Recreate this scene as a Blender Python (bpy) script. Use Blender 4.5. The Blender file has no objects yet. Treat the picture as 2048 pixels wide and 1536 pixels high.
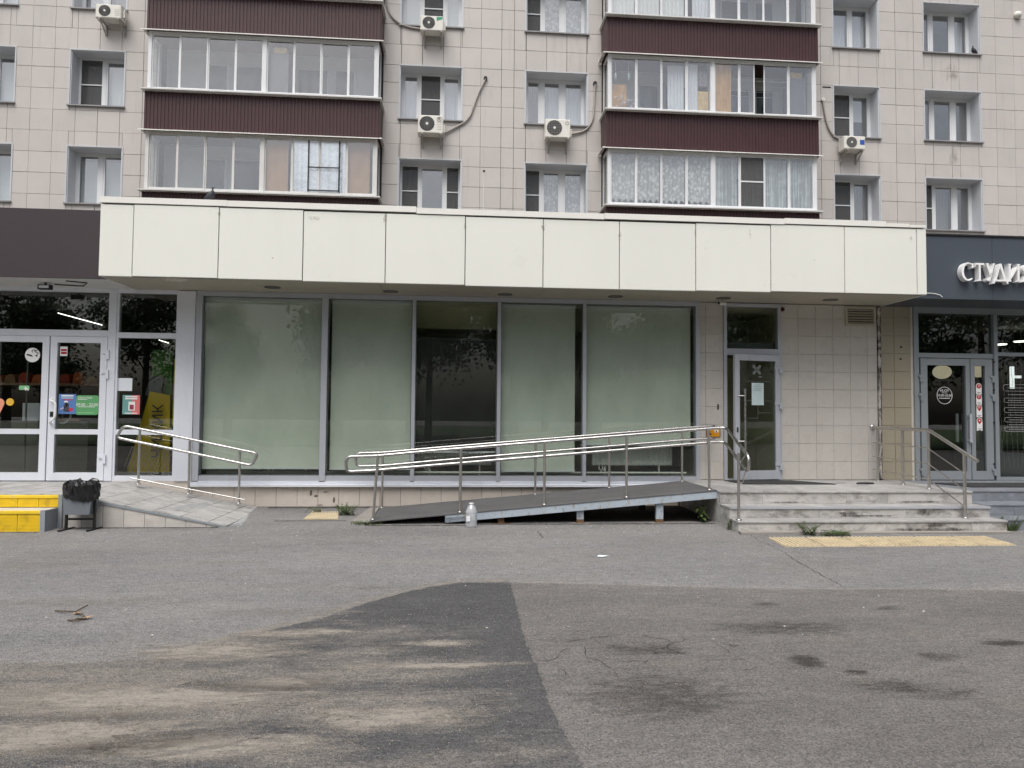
import bpy, math, random
from mathutils import Vector, Matrix
random.seed(7)
R = math.radians
scene = bpy.context.scene
COL = scene.collection
# ---------------------------------------------------------------- camera, world, sun, exposure
CAM = Vector((0, 0, 1.55)); FPX = 1420.0
_p, _y, _r = R(2.4007), R(-4.5594), R(0.5073)
c_fwd = Vector((-math.sin(_y)*math.cos(_p), math.cos(_y)*math.cos(_p), math.sin(_p)))
_right = Vector((math.cos(_y), math.sin(_y), 0)); _up = _right.cross(c_fwd)
c_right = math.cos(_r)*_right + math.sin(_r)*_up
c_up = -math.sin(_r)*_right + math.cos(_r)*_up
cd = bpy.data.cameras.new('camera'); cam = bpy.data.objects.new('camera', cd); COL.objects.link(cam)
cd.sensor_width = 36; cd.lens = FPX/2048*36; cd.clip_start = 0.05; cd.clip_end = 600
m = Matrix((c_right, c_up, -c_fwd)).transposed().to_4x4(); m.translation = CAM
cam.matrix_world = m; scene.camera = cam
SUN_EL, SUN_AZ = 62, 200
world = bpy.data.worlds.new('World'); scene.world = world; world.use_nodes = True
wn = world.node_tree; wn.nodes.clear()
sky = wn.nodes.new('ShaderNodeTexSky'); sky.sky_type = 'NISHITA'; sky.sun_disc = False
sky.sun_elevation = R(SUN_EL); sky.sun_rotation = R(SUN_AZ); sky.dust_density = 6; sky.air_density = 1.0; sky.ozone_density = 1
hs = wn.nodes.new('ShaderNodeHueSaturation'); hs.inputs['Saturation'].default_value = 0.55
bg = wn.nodes.new('ShaderNodeBackground'); bg.inputs['Strength'].default_value = 0.09
wo = wn.nodes.new('ShaderNodeOutputWorld')
wn.links.new(sky.outputs[0], hs.inputs['Color']); wn.links.new(hs.outputs[0], bg.inputs['Color']); wn.links.new(bg.outputs[0], wo.inputs['Surface'])
sl = bpy.data.lights.new('sun', 'SUN'); sl.energy = 1.5; sl.angle = R(50); sl.color = (1, .985, .965)
so = bpy.data.objects.new('sun', sl); COL.objects.link(so)
sd = Vector((math.sin(R(SUN_AZ))*math.cos(R(SUN_EL)), math.cos(R(SUN_AZ))*math.cos(R(SUN_EL)), math.sin(R(SUN_EL))))
so.rotation_euler = sd.to_track_quat('Z', 'Y').to_euler(); so.location = (0, -20, 40)
vs = scene.view_settings; vs.view_transform = 'Standard'; vs.look = 'None'; vs.gamma = 1; vs.use_curve_mapping = False
vs.exposure = 0.60
scene.cycles.max_bounces = 10; scene.cycles.transparent_max_bounces = 16
scene.cycles.caustics_reflective = False; scene.cycles.caustics_refractive = False
scene.cycles.sample_clamp_indirect = 4; scene.cycles.use_denoising = True

# ---------------------------------------------------------------- helpers
def W(px, py, Y):
    """photo pixel -> point (x, z) on the plane y = Y"""
    d = (px-1024)/FPX*c_right - (py-768)/FPX*c_up + c_fwd
    v = CAM + d*(Y/d.y); return v.x, v.z
def G(px, py, z=0.0):
    """photo pixel -> point (x, y) on the plane z"""
    d = (px-1024)/FPX*c_right - (py-768)/FPX*c_up + c_fwd
    v = CAM + d*((z-CAM.z)/d.z); return v.x, v.y
def ground_z(y): return 0.0 if y < 9.2 else min(.05, .05*(y-9.2)/2.4)
def lin(r, g, b):
    f = lambda c: ((c/255+.055)/1.055)**2.4 if c > 10 else c/255/12.92
    return (f(r), f(g), f(b))

class MB:
    def __init__(s): s.v = []; s.f = []; s.sm = []
    def add(s, vs, fs, smooth=False):
        n = len(s.v); s.v += [tuple(v) for v in vs]; s.f += [tuple(i+n for i in f) for f in fs]; s.sm += [smooth]*len(fs); return s
    def box(s, x0, x1, y0, y1, z0, z1):
        return s.add([(x0,y0,z0),(x1,y0,z0),(x1,y1,z0),(x0,y1,z0),(x0,y0,z1),(x1,y0,z1),(x1,y1,z1),(x0,y1,z1)],
            [(0,3,2,1),(4,5,6,7),(0,1,5,4),(1,2,6,5),(2,3,7,6),(3,0,4,7)])
    def chip(s, x0, x1, y0, y1, z0, z1, b=.004):
        """box with its front (-y) edges chamfered"""
        return s.add([(x0+b,y0,z0+b),(x1-b,y0,z0+b),(x1-b,y0,z1-b),(x0+b,y0,z1-b),(x0,y0+b,z0),(x1,y0+b,z0),(x1,y0+b,z1),(x0,y0+b,z1),
            (x0,y1,z0),(x1,y1,z0),(x1,y1,z1),(x0,y1,z1)],
            [(0,1,2,3),(0,4,5,1),(1,5,6,2),(2,6,7,3),(3,7,4,0),(4,8,9,5),(5,9,10,6),(6,10,11,7),(7,11,8,4)])
    def ring(s, x0, x1, z0, z1, w, y0, y1, wb=None, wt=None):
        wb = w if wb is None else wb; wt = w if wt is None else wt
        s.box(x0, x0+w, y0, y1, z0, z1); s.box(x1-w, x1, y0, y1, z0, z1)
        s.box(x0+w, x1-w, y0+.001, y1, z0, z0+wb); return s.box(x0+w, x1-w, y0+.001, y1, z1-wt, z1)
    def prism(s, pts, vec):
        n = len(pts); v = Vector(vec); p = [Vector(q) for q in pts]
        return s.add(p+[q+v for q in p], [tuple(range(n)), tuple(range(2*n-1, n-1, -1))]+[(i, i+n, (i+1) % n+n, (i+1) % n) for i in range(n)])
    def face(s, pts): return s.add(pts, [tuple(range(len(pts)))])
    def tube(s, path, r, n=10, caps=True):
        path = [Vector(p) for p in path]; vs = []; fs = []; k = len(path)
        rr = r if isinstance(r, (list, tuple)) else [r]*k
        t0 = (path[1]-path[0]).normalized(); ref = Vector((0,0,1)) if abs(t0.z) < .9 else Vector((1,0,0))
        u = t0.cross(ref).normalized()
        for i, p in enumerate(path):
            t = (path[min(i+1, k-1)]-path[max(i-1, 0)]).normalized()
            u = (u - t*u.dot(t)).normalized(); w = t.cross(u)
            for j in range(n):
                a = 2*math.pi*j/n; vs.append(p+(u*math.cos(a)+w*math.sin(a))*rr[i])
        for i in range(k-1):
            for j in range(n): fs.append((i*n+j, i*n+(j+1) % n, (i+1)*n+(j+1) % n, (i+1)*n+j))
        s.add(vs, fs, True)
        if caps:
            s.add(vs[:n], [tuple(range(n-1, -1, -1))]); s.add(vs[-n:], [tuple(range(n))])
        return s
    def lathe(s, prof, c, n=20, smooth=True):
        c = Vector(c); vs = []; fs = []
        for r, z in prof:
            for j in range(n):
                a = 2*math.pi*j/n; vs.append(c+Vector((r*math.cos(a), r*math.sin(a), z)))
        for i in range(len(prof)-1):
            for j in range(n): fs.append((i*n+j, i*n+(j+1) % n, (i+1)*n+(j+1) % n, (i+1)*n+j))
        return s.add(vs, fs, smooth)
    def discy(s, cx, y0, cz, r, th, n=24):
        return s.prism([(cx+r*math.cos(2*math.pi*i/n), y0, cz+r*math.sin(2*math.pi*i/n)) for i in range(n)][::-1], (0, th, 0))
    def mesh(s, name):
        me = bpy.data.meshes.new(name); me.from_pydata(s.v, [], s.f); me.polygons.foreach_set('use_smooth', s.sm); me.update(); return me
    def build(s, name, mat, parent=None, loc=None):
        return link(name, s.mesh(name), mat, parent, loc)
def link(name, me, mat, parent=None, loc=None):
    if mat is not None and not me.materials: me.materials.append(mat)
    o = bpy.data.objects.new(name, me); COL.objects.link(o)
    if loc is not None: o.location = loc
    if parent is not None: adopt(o, parent)
    return o
def abs_loc(o):
    l = Vector(o.location)
    return l + abs_loc(o.parent) + o.matrix_parent_inverse.translation if o.parent else l
def adopt(o, parent):
    o.parent = parent; o.matrix_parent_inverse = Matrix.Translation(-abs_loc(parent))
def tag(o, label=None, cat=None, group=None, kind=None):
    if label: o['label'] = label
    if cat: o['category'] = cat
    if group: o['group'] = group
    if kind: o['kind'] = kind
    return o
def thing(name, label, cat, loc=(0,0,0), group=None):
    o = bpy.data.objects.new(name, None); COL.objects.link(o); o.location = loc; o.empty_display_size = .2
    return tag(o, label, cat, group)
def fillet(pts, r, n=6):
    pts = [Vector(p) for p in pts]; out = [pts[0]]
    for i in range(1, len(pts)-1):
        a, b, c = pts[i-1], pts[i], pts[i+1]; u = (a-b).normalized(); w = (c-b).normalized()
        q = min(r, (a-b).length*.49, (c-b).length*.49); p0 = b+u*q; p1 = b+w*q
        for k in range(n+1):
            t = k/n; out.append(p0*(1-t)**2 + b*2*t*(1-t) + p1*t*t)
    out.append(pts[-1]); return out
def text(body, size, x, y, z, mat, name, parent, align='CENTER', ext=.0008, rot=0):
    """flat lettering standing upright, facing -y"""
    cu = bpy.data.curves.new('lettering', 'FONT'); cu.body = body; cu.size = size; cu.align_x = align; cu.align_y = 'CENTER'; cu.extrude = ext; cu.resolution_u = 3
    t = bpy.data.objects.new('tmp_text', cu); COL.objects.link(t); bpy.context.view_layer.update()
    me = bpy.data.meshes.new_from_object(t.evaluated_get(bpy.context.evaluated_depsgraph_get()))
    bpy.data.objects.remove(t); bpy.data.curves.remove(cu)
    me.transform(Matrix.Translation((x, y, z)) @ Matrix.Rotation(rot, 4, 'Y') @ Matrix.Rotation(R(90), 4, 'X'))
    me.materials.clear(); return link(name, me, mat, parent)

# ---------------------------------------------------------------- materials
class NT:
    def __init__(s, name):
        s.m = bpy.data.materials.new(name); s.m.use_nodes = True; s.t = s.m.node_tree; s.t.nodes.clear()
        s.out = s.n('OutputMaterial')
    def n(s, kind, **kw):
        nd = s.t.nodes.new('ShaderNode'+kind)
        for k, v in kw.items():
            if k.startswith('_'): setattr(nd, k[1:], v)
            else: s.set(nd, k, v)
        return nd
    def set(s, nd, k, v):
        i = nd.inputs[k if not k.startswith('i') or not k[1:].isdigit() else int(k[1:])]
        if isinstance(v, bpy.types.NodeSocket): s.t.links.new(v, i)
        elif isinstance(v, (tuple, list)) and i.type == 'RGBA' and len(v) == 3: i.default_value = (*v, 1)
        else: i.default_value = v
    def pos(s): return s.n('NewGeometry').outputs['Position']
    def scale(s, vec, sc): return s.n('VectorMath', _operation='MULTIPLY', i0=vec, i1=sc).outputs[0]
    def noise(s, vec, scale, detail=4, rough=.55, dist=0): 
        return s.n('TexNoise', Vector=vec, Scale=scale, Detail=detail, Roughness=rough, Distortion=dist).outputs[0]
    def math(s, op, a, b=0.0, c=0.0): return s.n('Math', _operation=op, i0=a, i1=b, i2=c).outputs[0]
    def rng(s, v, a, b, c=0.0, d=1.0, smooth=False):
        nd = s.n('MapRange', i0=v, i1=a, i2=b, i3=c, i4=d)
        if smooth: nd.interpolation_type = 'SMOOTHSTEP'
        return nd.outputs[0]
    def mix(s, f, a, b):
        nd = s.n('Mix', _data_type='RGBA'); s.set(nd, 'i0', f); s.set(nd, 'i6', a); s.set(nd, 'i7', b); return nd.outputs[2]
    def mulc(s, col, f):
        nd = s.n('Mix', _data_type='RGBA', _blend_type='MULTIPLY'); s.set(nd, 'i0', 1.0); s.set(nd, 'i6', col)
        g = s.n('CombineColor'); [s.t.links.new(f, g.inputs[i]) for i in range(3)]
        s.t.links.new(g.outputs[0], nd.inputs[7]); return nd.outputs[2]
    def bump(s, h, strength=.3, dist=.01): return s.n('Bump', Height=h, Strength=strength, Distance=dist).outputs[0]
    def bsdf(s, col, rough=.6, metal=0, normal=None, spec=.5):
        b = s.n('BsdfPrincipled'); s.set(b, 'Base Color', col); s.set(b, 'Roughness', rough); s.set(b, 'Metallic', metal); s.set(b, 'Specular IOR Level', spec)
        if normal is not None: s.set(b, 'Normal', normal)
        return b.outputs[0]
    def end(s, sh): s.t.links.new(sh, s.out.inputs['Surface']); return s.m
_MC = {}
def pm(name, col, rough=.6, metal=0, var=.08, vs=3, objvar=0, bump=0, bs=60, spec=.4, dirt=0, dcol=(.12,.11,.10), dscale=(6,6,.7), dth=(.55,.8), rvar=0):
    """plain procedural surface: base colour with mottling, optional per-piece variation, vertical run-off dirt and fine relief"""
    if name in _MC: return _MC[name]
    t = NT(name); p = t.pos(); f = t.rng(t.noise(p, vs, 5), .25, .75, 1-var, 1+var)
    if objvar: f = t.math('MULTIPLY', f, t.rng(t.n('ObjectInfo').outputs['Random'], 0, 1, 1-objvar, 1+objvar))
    c = t.mulc(col, f)
    if dirt:
        d = t.rng(t.noise(t.scale(p, dscale), 1.0, 6, .65), dth[0], dth[1], 0, dirt); c = t.mix(d, c, dcol)
    ro = rough if not rvar else t.rng(t.noise(p, vs*3, 4), .3, .7, rough-rvar, rough+rvar)
    nm = t.bump(t.noise(p, bs, 3), bump) if bump else None
    _MC[name] = t.end(t.bsdf(c, ro, metal, nm, spec)); return _MC[name]
def glassm(name, tint, ior=1.75, rough=0.0, haze=0.0, hcol=(.3,.33,.3), wav=.0):
    t = NT(name); p = t.pos()
    nm = t.bump(t.noise(p, 1.3, 2), wav, .05) if wav else None
    r0 = ((ior-1)/(ior+1))**2; gn = t.n('NewGeometry')
    cs = t.math('ABSOLUTE', t.n('VectorMath', _operation='DOT_PRODUCT', i0=gn.outputs['Incoming'], i1=gn.outputs['Normal']).outputs['Value'])
    fr = t.math('ADD', r0, t.math('MULTIPLY', t.math('POWER', t.math('SUBTRACT', 1.0, cs), 5.0), 1-r0))
    gl = t.n('BsdfGlossy', Color=(1,1,1), Roughness=rough)
    if nm is not None: t.set(gl, 'Normal', nm)
    tr = t.n('BsdfTransparent', Color=tint).outputs[0]
    if haze:
        df = t.n('BsdfDiffuse', Color=hcol).outputs[0]
        mx = t.n('MixShader', i0=t.rng(t.noise(t.scale(p, (2.5,1,.9)), 1.4, 6, .6), .3, .8, haze*.3, haze)); t.t.links.new(tr, mx.inputs[1]); t.t.links.new(df, mx.inputs[2]); tr = mx.outputs[0]
    ms = t.n('MixShader', i0=fr); t.t.links.new(tr, ms.inputs[1]); t.t.links.new(gl.outputs[0], ms.inputs[2])
    return t.end(ms.outputs[0])
def emit(name, col, st):
    t = NT(name); return t.end(t.n('Emission', Color=col, Strength=st).outputs[0])

M = {}
M['tower_tile'] = pm('tower_tile', lin(196,191,187), .45, var=.05, vs=1.2, objvar=.035, dirt=.3, dcol=lin(120,112,105), dscale=(5,5,.45), dth=(.56,.85))
M['joint'] = pm('joint', (.045,.043,.041), .9)
M['trim'] = pm('trim', lin(196,199,203), .4, var=.04)
M['reveal'] = pm('reveal', lin(214,217,222), .4, var=.05, vs=2)
M['sillmetal'] = pm('sillmetal', lin(150,150,152), .4, var=.1)
M['pvc'] = pm('pvc', lin(228,230,232), .35, var=.02)
M['pvcdirty'] = pm('pvcdirty', lin(214,214,212), .4, var=.05, dirt=.3, dcol=lin(120,112,100))
M['maroon'] = pm('maroon', lin(68,42,45), .45, var=.12, vs=2.5, dirt=.45, dcol=lin(46,34,34), dscale=(10,10,.5), dth=(.5,.8))
M['screen'] = pm('screen', lin(80,80,80), .9)
M['plaster'] = pm('plaster', lin(236,238,238), .8, var=.05)
M['room'] = pm('room', lin(196,192,186), .9, var=.1)
M['curtain'] = pm('curtain', lin(232,236,242), .8, var=.04)
M['curtain2'] = pm('curtain2', lin(236,238,238), .8, var=.05)
M['curtaingrey'] = pm('curtaingrey', lin(150,148,146), .8, var=.08)
M['vblind'] = pm('vblind', lin(220,226,226), .7, var=.04)
M['wood'] = pm('wood', lin(176,142,112), .6, var=.12, vs=4, dirt=.4, dcol=lin(150,115,85), dscale=(30,30,1))
M['pine'] = pm('pine', lin(214,170,112), .6, var=.15, vs=5, dirt=.6, dcol=lin(160,110,62), dscale=(26,26,1.5), dth=(.45,.7))
M['cabinet'] = pm('cabinet', lin(120,122,128), .5, var=.05)
M['box'] = pm('box', lin(225,195,140), .7, var=.25, vs=9)
M['foil'] = pm('foil', (.8,.82,.84), .22, 1, var=.1, bump=.9, bs=9)
M['dark'] = pm('dark', (.012,.012,.013), .6, var=.1)
M['blackmetal'] = pm('blackmetal', (.02,.02,.021), .4, var=.2, vs=8)
M['acwhite'] = pm('acwhite', lin(226,224,216), .4, var=.04, dirt=.35, dcol=lin(150,140,125), dscale=(9,9,1.2))
M['acgrille'] = pm('acgrille', lin(52,54,55), .5)
M['acspoke'] = pm('acspoke', lin(150,148,142), .5)
M['pipegrey'] = pm('pipegrey', lin(170,165,158), .6, var=.15, vs=12)
M['bracket'] = pm('bracket', lin(175,172,166), .5, var=.2, vs=20)
M['canopy'] = pm('canopy', lin(233,234,226), .35, var=.02, vs=.6, objvar=.010, dirt=.08, dcol=lin(170,165,150), dscale=(2.2,2.2,.5), dth=(.5,.85), rvar=.08)
M['cap'] = pm('cap', lin(235,234,228), .4, var=.04, dirt=.25, dcol=lin(150,140,125), dscale=(3,3,3), dth=(.6,.8))
M['soffit'] = pm('soffit', lin(176,170,155), .55, var=.05, vs=1.2)
M['soffitwhite'] = pm('soffitwhite', lin(215,215,212), .5, var=.05)
M['alu'] = pm('alu', lin(186,190,198), .38, .25, var=.04, vs=2, dirt=.2, dcol=lin(120,118,112))
M['aludark'] = pm('aludark', lin(150,156,160), .38, .25, var=.05, vs=2)
M['whitemetal'] = pm('whitemetal', lin(222,226,234), .35, var=.03, dirt=.2, dcol=lin(150,145,135))
M['shoptile'] = pm('shoptile', lin(192,188,181), .3, var=.035, vs=2, objvar=.03, dirt=.22, dcol=lin(150,135,120), dscale=(2.5,2.5,1.2), dth=(.55,.85), rvar=.08)
M['plinthtile'] = pm('plinthtile', lin(206,197,186), .55, var=.07, vs=3, objvar=.04, dirt=.5, dcol=lin(130,122,112), dscale=(3,3,3), dth=(.5,.8))
M['grout'] = pm('grout', lin(184,179,172), .9, var=.1)
M['groutdark'] = pm('groutdark', lin(105,100,95), .9, var=.1)
M['studiotile'] = pm('studiotile', lin(158,150,132), .35, var=.04, vs=2, objvar=.02)
M['groutlight'] = pm('groutlight', lin(205,200,190), .9)
M['blind'] = pm('blind', lin(226,232,224), .7, var=.05, vs=1.1, dirt=.28, dcol=lin(170,178,168), dscale=(1.6,1.6,.8), dth=(.45,.72), bump=.35, bs=2.2)
M['blackblind'] = pm('blackblind', (.010,.011,.013), .45, var=.4, vs=3)
M['radiator'] = pm('radiator', lin(230,232,228), .4, var=.03)
M['shopwall'] = pm('shopwall', lin(214,211,180), .8, var=.08)
M['shopfloor'] = pm('shopfloor', lin(110,108,104), .5, var=.1)
M['steel'] = pm('steel', (.52,.51,.50), .30, 1, var=.06, vs=9, rvar=.08)
M['steeldull'] = pm('steeldull', (.56,.54,.51), .36, 1, var=.08, vs=9, rvar=.07)
M['grocery_fascia'] = pm('grocery_fascia', lin(67,59,62), .42, var=.04, vs=.8, dirt=.12, dcol=lin(120,112,112), dscale=(9,9,4), dth=(.68,.75))
M['studio_fascia'] = pm('studio_fascia', lin(76,83,92), .4, var=.05, vs=.9, dirt=.25, dcol=lin(58,62,70), dscale=(7,7,.6), dth=(.58,.85))
M['letter'] = pm('letter', lin(243,243,243), .35, var=.03, vs=12)
M['glass_up'] = glassm('glass_up', (.95,.965,.97), 2.65, wav=.006)
M['glass_shop'] = glassm('glass_shop', (.87,.895,.868), 1.5, haze=.022, wav=.004)
M['glass_dark'] = glassm('glass_dark', (.75,.78,.76), 1.8, wav=.004)
M['glass_bal'] = glassm('glass_bal', (.975,.985,.985), 2.25, wav=.006)
M['glass_door'] = glassm('glass_door', (.82,.85,.81), 1.55, haze=.02)
M['rubber'] = pm('rubber', lin(92,92,93), .75, var=.16, vs=3, bump=.3, bs=180, dirt=.5, dcol=lin(112,108,100), dscale=(1.5,5,3), dth=(.5,.75))
M['beam'] = None
M['yellow'] = pm('yellow', lin(232,196,38), .55, var=.1, vs=6, dirt=.75, dcol=lin(150,124,56), dscale=(7,7,5), dth=(.5,.75), objvar=.05)
M['yellowedge'] = pm('yellowedge', lin(236,202,52), .5, var=.1, vs=6, dirt=.5, dcol=lin(200,185,140), dscale=(9,9,9), dth=(.55,.7))
M['stepgrey'] = pm('stepgrey', lin(140,146,152), .55, var=.1, vs=5)
M['ramptile'] = None
M['ridgetile'] = pm('ridgetile', lin(196,192,186), .6, var=.12, vs=5, objvar=.05, dirt=.5, dcol=lin(128,122,116), dscale=(4,4,5), dth=(.5,.75))
M['mat'] = pm('mat', (.035,.035,.037), .9, var=.15, bump=.4, bs=300)
M['binblack'] = pm('binblack', (.012,.012,.012), .35, var=.2)
M['bingrey'] = pm('bingrey', lin(112,118,124), .5, var=.06, dirt=.25, dcol=lin(84,86,90))
M['bag'] = pm('bag', (.012,.012,.013), .22, var=.2, vs=12, spec=.6)
M['paper'] = pm('paper', lin(226,232,238), .7, var=.03)
M['white'] = pm('white', lin(238,238,236), .5, var=.02)
M['ink'] = pm('ink', (.02,.02,.022), .6)
M['tactile'] = pm('tactile', lin(206,192,162), .75, var=.13, vs=7, objvar=.08, dirt=.6, dcol=lin(140,122,92), dscale=(5,5,5), dth=(.5,.75))
M['concrete'] = pm('concrete', lin(146,142,136), .85, var=.16, vs=4, bump=.3, bs=80, dirt=.4, dcol=lin(105,100,94), dscale=(4,4,4))
M['leaf'] = pm('leaf', (.075,.115,.035), .55, var=.3, vs=20, objvar=.1)
M['leafdry'] = pm('leafdry', (.16,.15,.06), .6, var=.3, vs=20)
M['bark'] = pm('bark', (.11,.085,.06), .9, var=.3, vs=8, bump=.5, bs=30)
M['crown'] = pm('crown', (.05,.085,.025), .6, var=.35, vs=1.5)
M['pigeon'] = pm('pigeon', lin(52,54,60), .6, var=.3, vs=25)
M['rust'] = pm('rust', lin(112,86,64), .9, var=.35, vs=30)
# ---- materials with a build of their own
def beam_mat():
    t = NT('beam_paint'); p = t.pos()
    f = t.rng(t.noise(p, 4, 5), .3, .7, .92, 1.06); c = t.mulc(lin(170,181,191), f)
    r1 = t.rng(t.noise(t.scale(p, (9,9,3)), 1.6, 7, .7), .56, .68); c = t.mix(r1, c, lin(150,132,104))
    r2 = t.rng(t.noise(p, 14, 6, .7), .60, .70); c = t.mix(r2, c, lin(96,62,38))
    return t.end(t.bsdf(c, .6, 0, t.bump(t.noise(p, 40, 4), .2)))
M['beam'] = beam_mat()
def ramp_tile_mat():
    t = NT('ramp_tile'); p = t.pos(); rnd = t.n('ObjectInfo').outputs['Random']
    f = t.math('MULTIPLY', t.rng(t.noise(p, 5, 6, .65), .3, .7, .84, 1.12), t.rng(rnd, 0, 1, .93, 1.05)); c = t.mulc(lin(176,175,173), f)
    s1 = t.rng(t.noise(t.scale(p, (2.2,5.5,2)), 1.8, 5, .6, .6), .50, .70); c = t.mix(s1, c, lin(132,129,126))
    w = t.rng(t.noise(t.scale(p, (1,1,1)), 2.2, 6, .7), .62, .72); g = t.n('SeparateXYZ', Vector=p).outputs[0]
    c = t.mix(t.math('MULTIPLY', w, t.rng(g, -3.9, -3.1, 0, .8)), c, lin(196,200,200))
    return t.end(t.bsdf(c, .6, 0, t.bump(t.noise(p, 60, 4), .15)))
M['ramptile'] = ramp_tile_mat()
def marble_mat(name, base, vein, dirt, dc):
    t = NT(name); p = t.pos(); rnd = t.n('ObjectInfo').outputs['Random']
    q = t.n('VectorMath', _operation='ADD', i0=p, i1=t.n('CombineXYZ', X=t.math('MULTIPLY', rnd, 40.0), Y=0.0, Z=t.math('MULTIPLY', rnd, 17.0)).outputs[0]).outputs[0]
    c = t.mulc(base, t.math('MULTIPLY', t.rng(rnd, 0, 1, .93, 1.05), t.rng(t.noise(q, 3, 6), .3, .7, .85, 1.12)))
    v = t.rng(t.noise(t.scale(q, (1,1,2.2)), 1.9, 7, .62, 1.6), .48, .66); c = t.mix(t.math('MULTIPLY', v, .75), c, vein)
    lv = t.rng(t.noise(t.scale(q, (1.4,1,2.6)), 2.6, 6, .6, 2.2), .58, .66); c = t.mix(t.math('MULTIPLY', lv, .5), c, tuple(min(1, x*1.35) for x in base))
    d = t.rng(t.noise(t.scale(p, (2.2,2.2,4)), 1.6, 7, .7), .51, .70, 0, dirt); c = t.mix(d, c, dc)
    return t.end(t.bsdf(c, t.rng(t.noise(p, 9, 4), .3, .7, .35, .6), 0, t.bump(t.noise(p, 40, 4), .08)))
M['marble'] = marble_mat('marble', lin(186,184,180), lin(132,132,132), .75, lin(96,88,80))
M['marbletread'] = marble_mat('marble_tread', lin(168,167,165), lin(140,139,138), .5, lin(104,98,92))
M['studiostone'] = marble_mat('studio_stone', lin(128,132,139), lin(108,112,118), .45, lin(80,82,86))

def asphalt(name, base, warm, light=.5, sand=None):
    t = NT(name); p = t.pos(); sx = t.n('SeparateXYZ', Vector=p)
    X, Yc = sx.outputs[0], sx.outputs[1]
    flat = t.scale(p, (1,1,0))
    c = t.mulc(base, t.rng(t.noise(t.scale(flat, (.35,.9,1)), 1.0, 6, .6), .3, .7, .86, 1.13))
    c = t.mix(t.rng(t.noise(t.scale(flat, (.5,1.6,1)), 1.3, 7, .65), .46, .70, 0, light), c, warm)
    # patchy scuffs, dark oil blots
    c = t.mix(t.rng(t.noise(t.scale(flat, (.8,2.2,1)), 1.7, 6, .7), .60, .78, 0, .55), c, tuple(x*.55 for x in base))
    if sand:
        e = t.noise(t.scale(flat, (.5,2.1,1)), 1.15, 10, .76, .4)
        reg = t.math('MULTIPLY', t.rng(X, -.7, .4, 1, .25), t.rng(Yc, 5.6, 4.7, .3, 1))
        reg = t.math('MULTIPLY', reg, t.rng(t.noise(flat, .45, 3), .3, .6, .5, 1.1))
        th = t.math('SUBTRACT', .65, t.math('MULTIPLY', reg, .29))
        grit = t.rng(t.noise(flat, 130, 3, .7), .3, .7, -.07, .07)
        sm = t.rng(t.math('SUBTRACT', t.math('ADD', e, grit), th), -.03, .13, 0, .82)
        c = t.mix(sm, c, t.mulc(sand, t.rng(t.noise(flat, 40, 6, .7), .3, .7, .78, 1.15)))
        s3 = t.rng(t.noise(t.scale(flat, (1.6,9,1)), 1.5, 8, .75), .50, .66, 0, .45); c = t.mix(s3, c, tuple(x*.95 for x in base))
    else:
        cr = t.n('TexVoronoi', Vector=t.n('VectorMath', _operation='ADD', i0=t.scale(flat, (2.1,2.6,1)), i1=t.n('TexNoise', Vector=flat, Scale=3.0, Detail=6.0).outputs['Color']).outputs[0], Scale=1.0, _feature='DISTANCE_TO_EDGE').outputs['Distance']
        wx = t.math('SUBTRACT', X, 1.45); wy = t.math('SUBTRACT', Yc, 4.55); rr2 = t.math('ADD', t.math('MULTIPLY', t.math('MULTIPLY', wx, wx), .9), t.math('MULTIPLY', t.math('MULTIPLY', wy, wy), 1.6))
        zone = t.math('MULTIPLY', t.rng(rr2, .12, .7, 1, 0), t.rng(t.noise(flat, 2.3, 4), .47, .55))
        c = t.mix(t.math('MULTIPLY', t.rng(cr, .004, .022, .8, 0), zone), c, (.03,.028,.026))
    c = t.mulc(c, t.rng(t.noise(t.scale(flat, (2.5,7,1)), 2.0, 9, .78), .3, .7, .80, 1.20))
    # aggregate: pale and dark stones
    vo = t.n('TexVoronoi', Vector=flat, Scale=120.0); st = t.n('SeparateColor', Color=vo.outputs['Color']).outputs[0]
    c = t.mulc(c, t.rng(st, 0, 1, .62, 1.36))
    vb = t.n('TexVoronoi', Vector=flat, Scale=170.0); s2 = t.n('SeparateColor', Color=vb.outputs['Color']).outputs[1]
    c = t.mix(t.rng(s2, .94, .98, 0, .16), c, lin(170,164,156)); c = t.mix(t.rng(s2, .03, .06, .30, 0), c, (.03,.03,.03))
    h = t.math('ADD', t.math('MULTIPLY', vo.outputs['Distance'], 1.2), t.noise(flat, 55, 5, .7))
    return t.end(t.bsdf(c, .88, 0, t.bump(h, .8, .010), .25))
M['pavement'] = asphalt('pavement_asphalt', (.244,.240,.237), (.305,.291,.274), .5)
M['road'] = asphalt('road_asphalt', (.182,.174,.166), (.255,.24,.22), .55)
M['patch'] = asphalt('patch_asphalt', (.098,.098,.101), (.15,.145,.14), .4, sand=(.285,.262,.23))
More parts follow.
